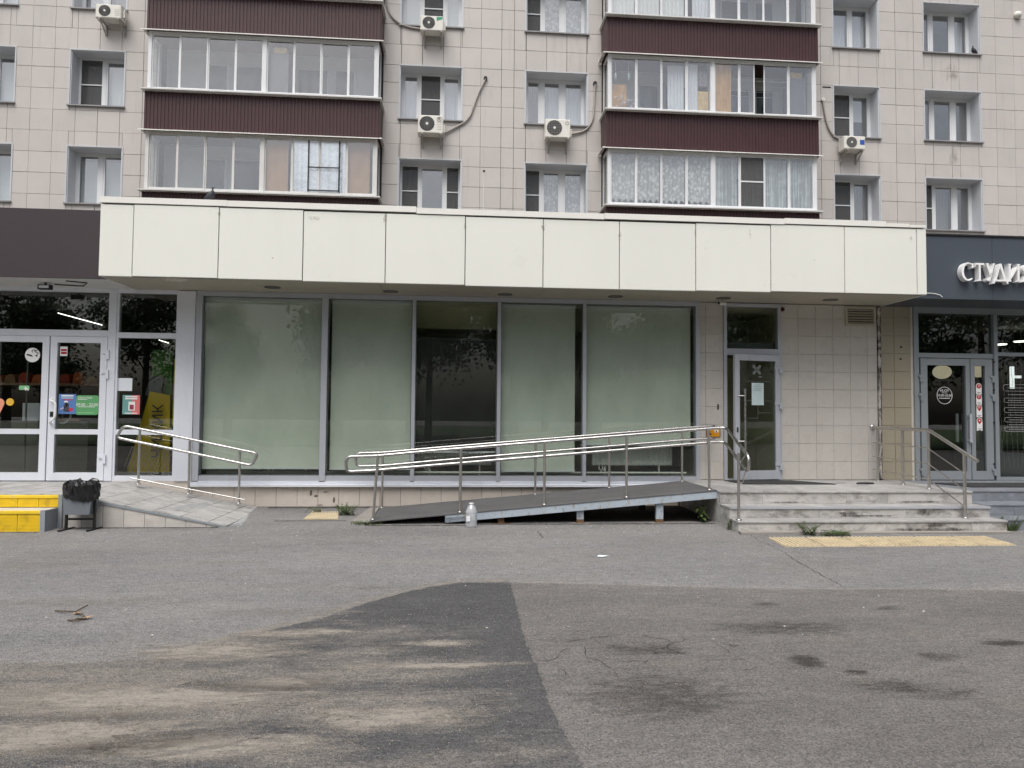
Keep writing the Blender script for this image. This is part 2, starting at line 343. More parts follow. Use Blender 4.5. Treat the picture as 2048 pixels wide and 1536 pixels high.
def decal(name, col, lo, hi, amp, ns=(3,3,1), rough=.9, radial=True, top=1.0):
    """thin loose dust or oil film: opaque where its own noise is dense, thinning to nothing at the rim"""
    t = NT(name); p = t.pos(); g = t.n('TexCoord').outputs['Generated']
    s = t.n('SeparateXYZ', Vector=g)
    dx = t.math('MULTIPLY', t.math('SUBTRACT', s.outputs[0], .5), 2.0); dy = t.math('MULTIPLY', t.math('SUBTRACT', s.outputs[1], .5), 2.0)
    r2 = t.math('ADD', t.math('MULTIPLY', dx, dx), t.math('MULTIPLY', dy, dy)) if radial else t.math('MULTIPLY', dy, dy)
    e = t.math('SUBTRACT', t.math('ADD', t.math('MULTIPLY', t.noise(t.scale(p, ns), 2.0, 7, .7), amp), lo), r2)
    e = t.math('ADD', e, t.math('ADD', t.rng(t.noise(p, 110, 3, .8), .3, .7, -.28, .28), t.rng(t.noise(t.scale(p, (6,22,6)), 1.0, 7, .75), .3, .7, -.35, .35)))
    a = t.rng(e, 0, hi, 0, top)
    df = t.bsdf(t.mulc(col, t.rng(t.noise(p, 60, 5), .3, .7, .8, 1.15)), rough, 0, None, .2)
    ms = t.n('MixShader', i0=a); t.t.links.new(t.n('BsdfTransparent').outputs[0], ms.inputs[1]); t.t.links.new(df, ms.inputs[2])
    return t.end(ms.outputs[0])
M['dust'] = decal('dust_film', (.30,.278,.245), -.2, .7, 1.4, (2,7,1), radial=False, top=.7)
M['dustr'] = decal('dust_patch', (.30,.278,.245), -.35, .8, 1.5, (2.2,7,1), top=.5)
M['sandr'] = decal('sand_patch', (.315,.288,.25), -.12, .75, 1.6, (1.5,2.8,1), top=.88)
M['oil'] = decal('oil_film', (.045,.042,.040), -.05, .45, 1.2, (5,8,1), .7, top=.55)
M['oilsoft'] = decal('oil_soft', (.055,.052,.049), -.5, .6, 1.9, (4,8,1), .8, top=.42)
M['cementsplash'] = decal('cement_splash', (.42,.43,.43), -.1, .5, 1.6, (4,4,1), top=.8)
M['wear'] = decal('wear_marks', (.16,.14,.125), -.4, .3, 1.9, (18,5,14), top=.75)
def bottle_mat():
    t = NT('clear_plastic'); fr = t.n('Fresnel', IOR=1.5).outputs[0]
    df = t.n('MixShader', i0=.36); t.t.links.new(t.n('BsdfTransparent', Color=(.95,.97,.99)).outputs[0], df.inputs[1]); t.t.links.new(t.n('BsdfDiffuse', Color=(.93,.95,.98)).outputs[0], df.inputs[2])
    ms = t.n('MixShader', i0=t.math('MINIMUM', t.math('ADD', fr, .05), .6)); t.t.links.new(df.outputs[0], ms.inputs[1]); t.t.links.new(t.n('BsdfGlossy', Roughness=.12).outputs[0], ms.inputs[2])
    return t.end(ms.outputs[0])
M['bottle'] = bottle_mat()
def lace_mat(name, col, lo, hi, sc):
    t = NT(name); p = t.pos(); v = t.n('TexVoronoi', Vector=t.scale(p, sc), Scale=1.0).outputs['Distance']
    a = t.rng(t.math('ADD', v, t.rng(t.noise(p, 5, 4), .3, .7, -.2, .2)), .2, .6, hi, lo)
    ms = t.n('MixShader', i0=a); t.t.links.new(t.n('BsdfTransparent').outputs[0], ms.inputs[1]); t.t.links.new(t.n('BsdfDiffuse', Color=col).outputs[0], ms.inputs[2])
    return t.end(ms.outputs[0])
M['lace'] = lace_mat('lace', (.84,.86,.86), .58, .97, (11,11,9))
M['voile'] = lace_mat('voile', (.76,.83,.84), .45, .85, (24,24,.5))
def mesh_mat():
    t = NT('fly_screen'); ms = t.n('MixShader', i0=.46); t.t.links.new(t.n('BsdfTransparent').outputs[0], ms.inputs[1]); t.t.links.new(t.n('BsdfDiffuse', Color=(.13,.13,.13)).outputs[0], ms.inputs[2]); return t.end(ms.outputs[0])
M['fly'] = mesh_mat()

# ---------------------------------------------------------------- the setting: ground
def wobble(pts, amp, step=.12, seed=1):
    rn = random.Random(seed); out = []
    for a, b in zip(pts[:-1], pts[1:]):
        n = max(1, int(math.hypot(b[0]-a[0], b[1]-a[1])/step))
        for i in range(n):
            t = i/n; out.append((a[0]+(b[0]-a[0])*t+rn.uniform(-amp, amp), a[1]+(b[1]-a[1])*t+rn.uniform(-amp, amp)))
    out.append(pts[-1]); return out
g = MB(); ys = [(-120,0),(9.2,0),(11.62,.05),(200,.05)]
for (y0, z0), (y1, z1) in zip(ys[:-1], ys[1:]): g.face([(-150,y0,z0),(150,y0,z0),(150,y1,z1),(-150,y1,z1)])
tag(g.build('ground', M['pavement']), 'old grey asphalt pavement along the shop fronts', kind='structure')
seamL = [(-14,4.55),(-6,4.6)]+[G(x,y) for x, y in ((0,1330),(160,1328),(300,1322),(400,1300),(480,1277),(560,1259),(640,1240),(720,1212),(800,1190),(860,1176),(920,1168),(1020,1167))]
seamR = [G(x,y) for x, y in ((1020,1167),(1240,1172),(1450,1178),(1650,1181),(1850,1180),(2048,1184))]+[(10,5.7),(14,5.5)]
edge = [G(x,y) for x, y in ((1020,1167),(1036,1230),(1050,1285),(1075,1340),(1100,1420),(1165,1536))]+[(.62,2.4),(.6,-4)]
sl_, sr_, ed_ = wobble(seamL, .012, .035, 2), wobble(seamR, .010, .035, 3), wobble(edge, .009, .03, 4)
rd = MB(); rd.face([(x, y, .005) for x, y in sl_[:-1]+sr_]+[(30,5.2,.005),(30,-9,.005),(-30,-9,.005),(-30,4.5,.005)])
road = tag(rd.build('road', M['road']), 'worn brownish asphalt parking lane in front of the shops', kind='structure')
pt = MB(); pt.face([(x, y, .010) for x, y in sl_]+[(x, y, .010) for x, y in ed_[1:]]+[(-30,-4,.010),(-30,4.5,.010)])
patch = tag(pt.build('asphalt_patch', M['patch']), 'newer dark asphalt patch strewn with sand', kind='structure')
lw = MB(); lw.box(-60, 60, -60, -9, .0, .08); tag(lw.build('lawn', pm('lawn', (.05,.08,.025), .9, var=.3, vs=2)), 'grass verge across the parking lane', kind='structure')
# cracks in the asphalt
def crack(pts, w, z, parent, seed):
    rn = random.Random(seed); q = wobble(pts, .014, .05, seed); L = []; Rr = []
    for i, (x, y) in enumerate(q):
        a = q[max(0, i-1)]; b = q[min(len(q)-1, i+1)]; dx, dy = b[0]-a[0], b[1]-a[1]; l = math.hypot(dx, dy) or 1
        k = w*rn.uniform(.2, 1.3)*(0.15 if i in (0, len(q)-1) else 1)
        L.append((x-dy/l*k, y+dx/l*k, z)); Rr.append((x+dy/l*k, y-dx/l*k, z))
    b = MB()
    for i in range(len(q)-1): b.face([L[i], Rr[i], Rr[i+1], L[i+1]])
    return b.build('crack', M['crackm'], parent)
M['crackm'] = pm('crackm', (.05,.047,.044), .95, var=.3, vs=20)
gr = bpy.data.objects['ground']
P = lambda *a: [G(x, y) for x, y in a]
crack(P((1495,1066),(1515,1080),(1560,1100),(1590,1120),(1640,1148),(1690,1176)), .0045, .004, gr, 11)
crack(P((1062,1046),(1070,1056),(1088,1078)), .006, .004, gr, 12)
for i, a in enumerate([P((1122,1289),(1160,1282),(1230,1272)), P((1070,1325),(1110,1322),(1118,1308),(1140,1298)), P((1110,1324),(1130,1340),(1127,1360),(1100,1364)), P((1165,1295),(1172,1315),(1205,1325),(1225,1340),(1240,1360))]):
    crack(a, .0028, .0085, road, 20+i)
# dust along the seam, dust patches, oil
def blot(name, px, py, rx, ry, mt, parent, z, rot=0):
    cx, cy = G(px, py); b = MB(); b.face([(cx+rx*math.cos(2*math.pi*i/28), cy+ry*math.sin(2*math.pi*i/28), z) for i in range(28)]); return b.build(name, M[mt], parent)
def strip(name, pts, w, mt, parent, z, off=0):
    b = MB(); q = pts
    for i in range(len(q)-1):
        b.face([(q[i][0], q[i][1]-w+off, z), (q[i+1][0], q[i+1][1]-w+off, z), (q[i+1][0], q[i+1][1]+w+off, z), (q[i][0], q[i][1]+w+off, z)])
    return b.build(name, M[mt], parent)
def dstrip(a, b_, w, off):
    (x0, y0), (x1, y1) = a, b_; b = MB(); L = math.hypot(x1-x0, y1-y0)
    b.face([(0,-w,0),(L,-w,0),(L,w,0),(0,w,0)]); o = b.build('dust', M['dust'], gr if off > 0 else road)
    o.rotation_euler.z = math.atan2(y1-y0, x1-x0); o.location = (x0, y0+off, .0125 if off < 0 else .0035+.0002*random.random()); return o
sm = seamL[5:]+seamR[1:6]
for i in range(len(sm)-1): dstrip(sm[i], sm[i+1], .13 if sm[i][0] < .4 else .05, .09 if sm[i][0] < .4 else .03)
for px, py, rx, ry in ((1660,1280,.35,.30),(1350,1330,.35,.22),(1840,1270,.3,.28),(2030,1410,.25,.2),(1730,1365,.15,.08)): blot('dust', px, py, rx, ry, 'dustr', road, .0068)
for px, py, rx, ry in ((880,1335,.85,.07),(430,1305,.75,.30),(300,1400,1.3,.32),(760,1440,.7,.20),(120,1475,1.0,.3),(560,1370,.6,.14),(880,1290,.4,.10),(600,1270,.6,.15),(400,1500,.9,.2)): blot('dust', px, py, rx, ry, 'sandr', patch, .0122)
for px, py, rx, ry in ((560,1225,.9,.20),(150,1205,1.6,.25),(760,1175,.7,.10),(60,1130,1.0,.3),(450,1125,.7,.15)): blot('dust', px, py, rx, ry, 'dustr', gr, .0038)
for i, (px, py, rx, ry) in enumerate(((1612,1324,.17,.17),(1716,1347,.11,.08),(2010,1288,.24,.10))): blot('oil_stain', px, py, rx, ry, 'oil', road, .0075)
for px, py, rx, ry in ((1320,1395,.75,.50),(1530,1210,.20,.10),(1780,1218,.2,.10),(1890,1390,.3,.14),(1790,1375,.35,.18),(1880,1315,.22,.14),(1560,1258,.8,.25),(1290,1300,.5,.2)): blot('oil_stain', px, py, rx, ry, 'oilsoft', road, .0072)
# grime gathered along the foot of walls and steps
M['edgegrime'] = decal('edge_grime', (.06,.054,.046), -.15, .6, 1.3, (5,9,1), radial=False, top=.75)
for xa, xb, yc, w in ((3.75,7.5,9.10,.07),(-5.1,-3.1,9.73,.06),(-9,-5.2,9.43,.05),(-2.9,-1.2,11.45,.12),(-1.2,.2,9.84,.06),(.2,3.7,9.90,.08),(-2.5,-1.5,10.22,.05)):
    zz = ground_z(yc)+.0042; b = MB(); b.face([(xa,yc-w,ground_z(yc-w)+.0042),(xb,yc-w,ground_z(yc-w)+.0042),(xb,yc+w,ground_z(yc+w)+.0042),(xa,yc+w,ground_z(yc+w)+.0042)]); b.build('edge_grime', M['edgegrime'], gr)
# tyre prints in the dust: rows of tread lugs
M['tread'] = pm('tread', (.125,.12,.114), .9, var=.3, vs=30)
def tread(px, py, L, rows, parent, z, a=.05, k=0):
    x0, y0 = G(px, py); b = MB(); rn = random.Random(k)
    for r in range(rows):
        n = int(L/.030)
        for i in range(n):
            if rn.random() < .22: continue
            x = x0-L/2+i*.030; y = y0+(r-rows/2)*.030+(x-x0)*a; w = rn.uniform(.016,.027)
            b.face([(x,y,z),(x+w,y+a*w,z),(x+w-.006,y+.010,z),(x-.006,y+.010,z)])
    return b.build('tyre_print', M['tread'], parent)
for i, (px, py, L, rows) in enumerate(((950,1236,.22,3),(905,1258,.2,3),(985,1408,.22,4),(560,1412,.26,2))): tread(px, py, L, rows, patch, .0128, .06, i)
# ---------------------------------------------------------------- apartment tower behind
TY = 20.0
tower = thing('apartment_building', 'grey tiled apartment block with glazed maroon balconies rising behind the shops', 'building', (1, TY, 0))
ROWS = [4.4,4.97,5.55,6.13,6.71,7.29,7.87,8.575,9.16,9.747,10.335,10.925,11.44,12.035,12.62,13.20,13.78,14.36,14.94,15.5]
ROWS[5:8] = [7.40,7.99,8.575]; ROWS[0:5] = [4.5,5.07,5.65,6.23,6.82]
COLS_L = [-13.99,-13.40,-12.81,-12.225,-11.635,-11.048,-10.46,-9.87,-9.286,-8.698,-8.34]
COLS_C = [-2.15,-1.645,-1.05,-.455,.034,.621,1.212,1.576,1.924,2.515,3.105,3.69,4.14]
COLS_R = [10.31,10.753,11.336,11.931,12.518,13.101,13.684,14.268,14.863,15.126,15.714,16.308,16.895,17.48,18.07]
FH = 2.71
WCOL = {'A': (-13.46,-12.07), 'B': (-10.62,-9.20), 'C': (-1.675,.085), 'D': (1.915,3.715), 'E': (11.155,12.57), 'F': (14.01,15.80)}
def wz(k): return (9.90+(k-1)*FH if k else 7.185, 11.425+(k-1)*FH if k else 8.735)
holes = [(x0, x1, *wz(k)) for (x0, x1) in WCOL.values() for k in (0, 1, 2)]
log_holes = [(-8.2,-2.3), (4.27,10.16)]
def cells(rect, hs):
    x0, x1, z0, z1 = rect
    hs = [h for h in hs if h[0] < x1 and h[1] > x0 and h[2] < z1 and h[3] > z0]
    if not hs: return [rect]
    h = hs[0]; out = []; a0, a1, b0, b1 = max(x0, h[0]), min(x1, h[1]), max(z0, h[2]), min(z1, h[3])
    if a0 > x0: out.append((x0, a0, z0, z1))
    if a1 < x1: out.append((a1, x1, z0, z1))
    if b0 > z0: out.append((a0, a1, z0, b0))
    if b1 < z1: out.append((a0, a1, b1, z1))
    return [c for r in out for c in cells(r, hs[1:])]
wallb = MB()
xs = [(-20,-8.2),(-2.3,4.27),(10.16,24)]
for a, b in xs:
    for (x0, x1, z0, z1) in cells((a, b, 0, 16), holes): wallb.box(x0, x1, TY+.02, TY+.3, z0, z1)
wall = wallb.build('wall', M['joint'], tower)
tile_cache = {}; tiles = []
for cols in (COLS_L, COLS_C, COLS_R):
    for i in range(len(cols)-1):
        for j in range(len(ROWS)-1):
            if cols[i+1]-cols[i] < .05: continue
            for (x0, x1, z0, z1) in cells((cols[i], cols[i+1], ROWS[j], ROWS[j+1]), holes):
                if x1-x0 < .014 or z1-z0 < .014: continue
                tiles.append((x0, x1, z0, z1))
vis = [t for t in tiles if t[3] > 6.95 and t[2] < 14.4 and t[1] > -12.9 and t[0] < 17.4]
vis.sort(key=lambda t: -(t[1]-t[0])*(t[3]-t[2])); near = vis[:300]; keep = set(near)
rest = MB(); rn = random.Random(5)
for t in tiles:
    x0, x1, z0, z1 = t; w, h = round(x1-x0, 2), round(z1-z0, 2)
    if t in keep:
        if (w, h) not in tile_cache:
            tile_cache[(w, h)] = MB().chip(-w/2+.0045, w/2-.0045, -.004, .02, -h/2+.0045, h/2-.0045, .002).mesh('tile')
        o = link('tile', tile_cache[(w, h)], M['tower_tile'], wall, ((x0+x1)/2, TY+rn.uniform(-.002, .002), (z0+z1)/2))
        o.rotation_euler = (rn.uniform(-.003,.003), rn.uniform(-.003,.003), rn.uniform(-.004,.004))
    else: rest.chip(x0+.005, x1-.005, TY-.003, TY+.02, z0+.005, z1-.005, .003)
tag(rest.build('tile_field', M['tower_tile'], wall), kind='stuff')
def curtain_mesh(x0, x1, y, z0, z1, folds, amp, hem=0, seed=0):
    b = MB(); n = folds*6; rn = random.Random(seed); ph = [rn.uniform(.6,1.3) for _ in range(n+1)]
    up = []; dn = []
    for i in range(n+1):
        x = x0+(x1-x0)*i/n; yy = y+amp*math.sin(i/6*2*math.pi)*ph[i]; up.append((x, y+amp*.4*math.sin(i/6*2*math.pi), z1)); dn.append((x, yy, z0+hem*abs(math.sin(i*.35))))
    b.add(up+dn, [(i, i+1, n+2+i, n+1+i) for i in range(n)], True); return b
def fill(kind, x0, x1, y, z0, z1, par, seed):
    """what stands behind a pane"""
    if kind == 'c': curtain_mesh(x0, x1, y+.12, z0+.02, z1-.10, max(3, int((x1-x0)/.09)), .022, 0, seed).build('curtain', M['curtain'], par)
    elif kind == 'w': curtain_mesh(x0, x1, y+.10, z0+.02, z1-.05, max(3, int((x1-x0)/.11)), .02, 0, seed).build('curtain', M['curtain2'], par)
    elif kind == 'h': curtain_mesh(x0+(x1-x0)*.3, x1, y+.12, z0+.02, z1-.08, 5, .03, 0, seed).build('curtain', M['curtain'], par)
    elif kind == 'g': curtain_mesh(x0, x1, y+.14, z0+.02, z1-.06, 5, .02, 0, seed).build('curtain', M['curtaingrey'], par)
    elif kind == 'l': curtain_mesh(x0, x1, y+.07, z0+.05, z1-.03, 6, .018, .12, seed).build('curtain', M['lace'], par)
    elif kind == 'v': curtain_mesh(x0, x1, y+.07, z0+.03, z1-.04, 7, .018, 0, seed).build('curtain', M['voile'], par)
    elif kind == 'b':
        b = MB(); n = int((x1-x0)/.085)
        for i in range(n): xa = x0+(x1-x0)*i/n; b.add([(xa,y+.10,z0),(xa+.085,y+.13,z0),(xa+.085,y+.13,z1-.12),(xa,y+.10,z1-.12)], [(0,1,2,3)])
        b.build('blind', M['vblind'], par)
    elif kind == 'r': MB().box(x0, x1, y+.08, y+.085, z0+.04, z1-.06).build('blind', M['vblind'], par)
    elif kind == 'R': MB().box(x0, x1-.12, y+.08, y+.085, z0+(z1-z0)*.45, z1-.02).build('blind', M['vblind'], par)
    elif kind == 'wood': MB().box(x0, x1-.10, y+.04, y+.06, z0, z1).build('board', M['wood'], par)
    elif kind == 'pine': MB().box(x0, x1-.18, y+.05, y+.07, z0, z1).build('board', M['pine'], par)
    elif kind == 'foil': curtain_mesh(x0, x1, y+.03, z0, z1, 3, .012, 0, seed).build('foil_sheet', M['foil'], par)
    elif kind == 'cab': MB().box(x0+.02, x1-.16, y+.08, y+.4, z0-.5, z1-.30).build('cabinet', M['cabinet'], par); MB().box(x0+.12, x1-.22, y+.10, y+.3, z1-.29, z1-.13).build('carton', M['box'], par)
    elif kind == 'shelf':
        MB().box(x0+(x1-x0)*.52, x1-.02, y+.1, y+.3, z0+.02, z0+(z1-z0)*.45).build('carton', M['box'], par); MB().box(x0+(x1-x0)*.55, x1-.03, y+.1, y+.3, z0+(z1-z0)*.55, z0+(z1-z0)*.85).build('carton', pm('carton', lin(150,140,150), .7, var=.4, vs=14), par)
        curtain_mesh(x0, x0+(x1-x0)*.5, y+.07, z0+.02, z1-.04, 4, .02, 0, seed).build('curtain', M['curtain'], par)
    elif kind == 'tassel':
        for fx in (.2, .75):
            xx = x0+(x1-x0)*fx; b = MB(); b.tube([(xx,y+.05,z1-.05),(xx,y+.05,z1-.42)], .006, 6); b.lathe([(.0,0),(.03,.0),(.032,-.2),(0,-.21)], (xx,y+.05,z1-.42), 8); b.build('tassel', pm('tassel', lin(180,205,205), .7), par)
        MB().box(x0+.03, x1-.2, y+.2, y+.3, z0, z0+.8).build('board', M['pine'], par)
        b = MB(); rn = random.Random(3)
        for i in range(70):
            c = Vector((x0+rn.uniform(.15,.75), y+rn.uniform(.06,.16), z0+rn.uniform(.03,.45))); u = Vector((rn.uniform(-1,1),rn.uniform(-1,1),rn.uniform(-.3,1))).normalized()*.05; w = u.cross(Vector((rn.random(),1,rn.random()))).normalized()*.02
            b.face([c-w,c+u,c+w,c-u])
        b.build('flowers', pm('flowers', lin(225,215,222), .7, var=.2, vs=12), par)
WY = TY+.45
def tower_window(col, k, splits, kinds, bars=(), seed=0):
    x0, x1 = WCOL[col]; z0, z1 = wz(k); b = MB()
    b.ring(x0-.035, x1+.035, z0-.0, z1+.035, .035, TY-.018, TY+.012, 0.001)
    win = b.build('window', M['trim'], tower)
    r = MB(); r.box(x0, x0+.02, TY+.012, WY, z0, z1); r.box(x1-.02, x1, TY+.012, WY, z0, z1); r.box(x0+.02, x1-.02, TY+.012, WY, z1-.02, z1)
    r.build('reveal', M['reveal'], win)
    s_ = MB(); s_.prism([(x0-.05,TY-.07,z0-.045),(x0-.05,TY-.07,z0-.012),(x0-.05,WY,z0+.02),(x0-.05,WY,z0-.045)], (x1-x0+.10, 0, 0)); s_.build('sill', M['sillmetal'], win)
    f = MB(); f.ring(x0+.02, x1-.02, z0+.02, z1-.02, .055, WY-.03, WY+.05); f.build('frame', M['pvc'], win)
    xs = [x0+.075]+[x for s in splits for x in s]+[x1-.075]
    for (a, b_) in [(xs[i], xs[i+1]) for i in range(1, len(xs)-1, 2)]: MB().box(a, b_, WY-.034, WY+.05, z0+.07, z1-.07).build('mullion', M['pvc'], win)
    for i in range(0, len(xs), 2):
        a, b_ = xs[i], xs[i+1]; kd = kinds[i//2]
        if i//2 not in bars and (b_-a) > .25: MB().ring(a, b_, z0+.075, z1-.075, .045, WY-.022, WY+.03).build('sash', M['pvc'], win); a += .045; b_ -= .045; zz0, zz1 = z0+.12, z1-.12
        else: zz0, zz1 = z0+.075, z1-.075
        MB().box(a, b_, WY, WY+.004, zz0, zz1).build('pane', M['glass_up'], win)
        if i//2 in bars:
            MB().box(a, b_, WY-.028, WY-.024, zz0, zz1).build('screen', M['fly'], win); MB().box(a, b_, WY-.05, WY-.029, (zz0+zz1)/2-.03, (zz0+zz1)/2+.0).build('screen_bar', M['pvc'], win)
        fill(kd, a-.03, b_+.03, WY+.03, zz0-.03, zz1+.03, win, seed*7+i)
    q = MB(); q.box(x0-.25, x1+.25, WY+1.6, WY+1.65, z0-.6, z1+.25); q.box(x0-.3, x0-.25, WY+.02, WY+1.6, z0-.6, z1+.3); q.box(x1+.25, x1+.3, WY+.02, WY+1.6, z0-.6, z1+.3); q.box(x0-.3, x1+.3, WY+.02, WY+1.65, z1+.25, z1+.3); q.box(x0-.3, x1+.3, WY+.02, WY+1.65, z0-.65, z0-.6)
    q.build('interior', M['room'], win); return win
K = 1.0225
sp = lambda *a: [(p*K, q*K) for p, q in a]
for k, kinds, bars in ((0, 'bb', ()), (1, 'gw', (0,)), (2, 'wg', ())): tower_window('B', k, sp((-9.767,-9.659)), kinds, bars, k+1)
for k in (0, 1, 2): tower_window('A', k, [(-12.86,-12.75)], 'rr', (), k+5)
tower_window('C', 0, sp((-1.13,-1.05),(-.40,-.31)), 'gdg'.replace('d', ' '), (0, 2), 11)
tower_window('C', 1, sp((-1.15,-1.063),(-.534,-.453)), 'cgc', (1,), 12)
tower_window('C', 2, sp((-1.10,-1.01),(-.48,-.40)), 'rgr', (1,), 13)
for k, bars, kd in ((0, (0,), ' ll'), (1, (), 'gcc'), (2, (0,), 'gll')): tower_window('D', k, sp((2.32,2.42),(2.914,3.03)), kd, bars, 20+k)
for k, bars, kd in ((0, (0,), ' g'), (1, (0,), 'gR'), (2, (), 'cc')): tower_window('E', k, sp((11.619,11.70)), kd, bars, 30+k)
for k, bars, kd in ((0, (0,), ' g '), (1, (), '   '), (2, (), '  c')): tower_window('F', k, sp((14.17,14.25),(14.83,14.94)), kd, bars, 40+k)

# ---- balconies: corrugated parapets, glazing, what stands behind it
BY = 19.30
def balcony(x0, x1, k, kinds, bars=(), frame='pvc', open_at=None, seed=0, band_only=False):
    zb0 = 9.0+(k-1)*FH; zb1 = 10.06+(k-1)*FH     # parapet below this storey's glazing
    prof = []; x = x0; per = .094
    while x < x1-.05:
        prof += [(x, BY), (x+.052, BY), (x+.060, BY+.013), (x+.086, BY+.013)]; x += per
    prof.append((x1, BY))
    side = [(x0, BY+.7)]; back = [(x1, BY+.7)]
    prof = side+prof+back
    b = MB(); n = len(prof); b.add([(p[0], p[1], zb0) for p in prof]+[(p[0], p[1], zb1) for p in prof], [(i, i+1, n+i+1, n+i) for i in range(n-1)])
    b.box(x0+.03, x1-.03, BY+.05, TY+.3, zb0-.0, zb0+.12)
    bal = b.build('balcony', M['maroon'], tower)
    s_ = MB(); s_.prism([(x0-.06,BY-.15,zb1+.0),(x0-.06,BY-.15,zb1+.035),(x0-.06,BY+.08,zb1+.05),(x0-.06,BY+.08,zb1+.0)], (x1-x0+.12,0,0)); s_.box(x0-.06, x0+.05, BY+.08, TY-.03, zb1, zb1+.05); s_.box(x1-.05, x1+.06, BY+.08, TY-.03, zb1, zb1+.05)
    s_.build('sill', M['pvcdirty'], bal)
    v = MB(); v.prism([(x0-.10,BY-.13,zb0-.04),(x0-.10,BY-.13,zb0-.015),(x0-.10,BY+.02,zb0+.045),(x0-.10,BY+.02,zb0+.02)], (x1-x0+.18,0,0)); v.prism([(x0-.10,BY+.02,zb0+.02),(x0-.10,BY+.02,zb0+.045),(x0,BY+.02,zb0+.06)], (0,.65,0)); v.prism([(x1+.08,BY+.02,zb0+.045),(x1+.08,BY+.02,zb0+.02),(x1,BY+.02,zb0+.06)], (0,.65,0))
    v.build('visor', M['cap'], bal)
    if band_only: return bal
    g0, g1 = zb1+.05, zb1+FH-1.06; fm = M[frame]
    f = MB(); xa, xb = x0+.05, x1-.05; mid = (xa+xb)/2
    f.box(xa, xb, BY+.02, BY+.10, g0, g0+.06); f.box(xa, xb, BY+.02, BY+.10, g1-.07, g1)
    for p in (xa, mid-.045, xb-.09): f.box(p, p+.09, BY+.012, BY+.105, g0, g1)
    f.box(xa, xa+.05, TY-.07, TY-.01, g0, g1); f.box(xb-.05, xb, TY-.07, TY-.01, g0, g1); f.box(xa, xa+.05, BY+.1, TY-.05, g1-.07, g1); f.box(xb-.05, xb, BY+.1, TY-.05, g1-.07, g1)
    f.build('frame', fm, bal)
    for p in (xa+.02, xb-.024): MB().box(p, p+.004, BY+.105, TY-.07, g0+.05, g1-.07).build('pane', M['glass_bal'], bal)
    spans = [(xa+.09, mid-.045), (mid+.045, xb-.09)]; i = 0
    for a, c in spans:
        w = (c-a)/4
        for q in range(4):
            p0, p1 = a+w*q, a+w*(q+1); kd = kinds[i]; dy = .0 if q % 2 else .022
            yb = BY+.03+dy
            if open_at == i: p1 = p0+w*.62
            MB().ring(p0, p1, g0+.06, g1-.07, .034, yb, yb+.022).build('sash', fm, bal)
            if kd != 'open': MB().box(p0+.034, p1-.034, yb+.008, yb+.012, g0+.094, g1-.104).build('pane', M['glass_bal'], bal)
            if i in bars: MB().box(p0+.034, p1-.034, yb-.004, yb-.001, g0+.094, g1-.104).build('screen', M['fly'], bal); MB().box(p0+.034, p1-.034, yb-.016, yb-.004, (g0+g1)/2-.02, (g0+g1)/2+.02).build('screen_bar', fm, bal)
            fill(kd, p0+.02, a+w*(q+1)-.02, BY+.09, g0+.06, g1-.07, bal, seed*11+i); i += 1
    # loggia room: ceiling, sides, back wall with a door and a window
    q = MB(); yb = TY+.40; q.box(x0+.1, x1-.1, yb, yb+.05, zb0, zb0+FH+.02); q.box(x0+.08, x0+.12, TY+.0, yb, zb0, zb0+FH); q.box(x1-.12, x1-.08, TY+.0, yb, zb0, zb0+FH); q.box(x0+.1, x1-.1, BY+.12, yb, g1+.04, g1+.10); q.box(x0+.1, x1-.1, BY+.12, yb, zb0+.13, zb0+.2); q.box(mid-.06, mid+.06, BY+.16, yb, zb0, g1+.05)
    q.build('loggia', M['plaster'], bal)
    for (c0, c1, lo, hi) in ((x0+1.15, x0+1.85, zb0+.2, g1-.30), (x0+1.95, x0+2.9, g0-.15, g1-.30), (x1-2.5, x1-1.55, g0-.15, g1-.3), (x1-1.45, x1-.8, zb0+.2, g1-.3)):
        MB().ring(c0, c1, lo, hi, .07, yb-.06, yb-.001).build('inner_frame', M['pvc'], bal); MB().box(c0+.07, c1-.07, yb-.03, yb-.02, lo+.07, hi-.07).build('inner_pane', M['innerglass'], bal)
    return bal
M['innerglass'] = pm('innerglass', lin(70,77,84), .12, var=.1, spec=.8)
LX, RX = (-8.345,-2.15), (4.12,10.30)
balcony(*LX, 0, [' ',' ',' ',' ','wood','foil','foil','wood'], (), 'pvcdirty', None, 1)
balcony(*LX, 1, [' ',' ',' ',' ','cab',' ',' ',' '], (), 'pvc', None, 2)
balcony(*LX, 2, [' ']*8, (), 'pvc', None, 3)
balcony(*RX, 0, ['l','l','l','l','v','v','v','v'], (5,), 'pvc', None, 4)
balcony(*RX, 1, ['tassel',' ','h','shelf','pine',' ',' ','cab'], (), 'pvc', 5, 5)
balcony(*RX, 2, ['w','w','w','h',' ',' ',' ',' '], (), 'pvc', None, 6)
for X in (LX, RX): balcony(*X, 3, [], band_only=True)
# dark fly-screen frame leaning in the foil-lined balcony
zf = 7.40+.1; q = MB(); xs0 = -4.05
q.box(xs0, xs0+.85, BY+.004, BY+.012, zf+.02, zf+.05); q.box(xs0, xs0+.03, BY+.004, BY+.012, zf, zf+1.4); q.box(xs0+.82, xs0+.85, BY+.004, BY+.012, zf, zf+1.4); q.box(xs0, xs0+.85, BY+.004, BY+.012, zf+.65, zf+.68)
q.build('screen_frame', M['blackmetal'], [o for o in tower.children if o.name.startswith('balcony')][0])
# wires across the balcony with the open sash
q = MB()
for i in range(4): q.tube([(7.5+t*.32, BY+.2+.12*i, 11.25-.1*i-.05*math.sin(t/8*math.pi)) for t in range(9)], .005, 5)
q.build('washing_line', M['pvc'], [o for o in tower.children if o.name.startswith('balcony')][4])

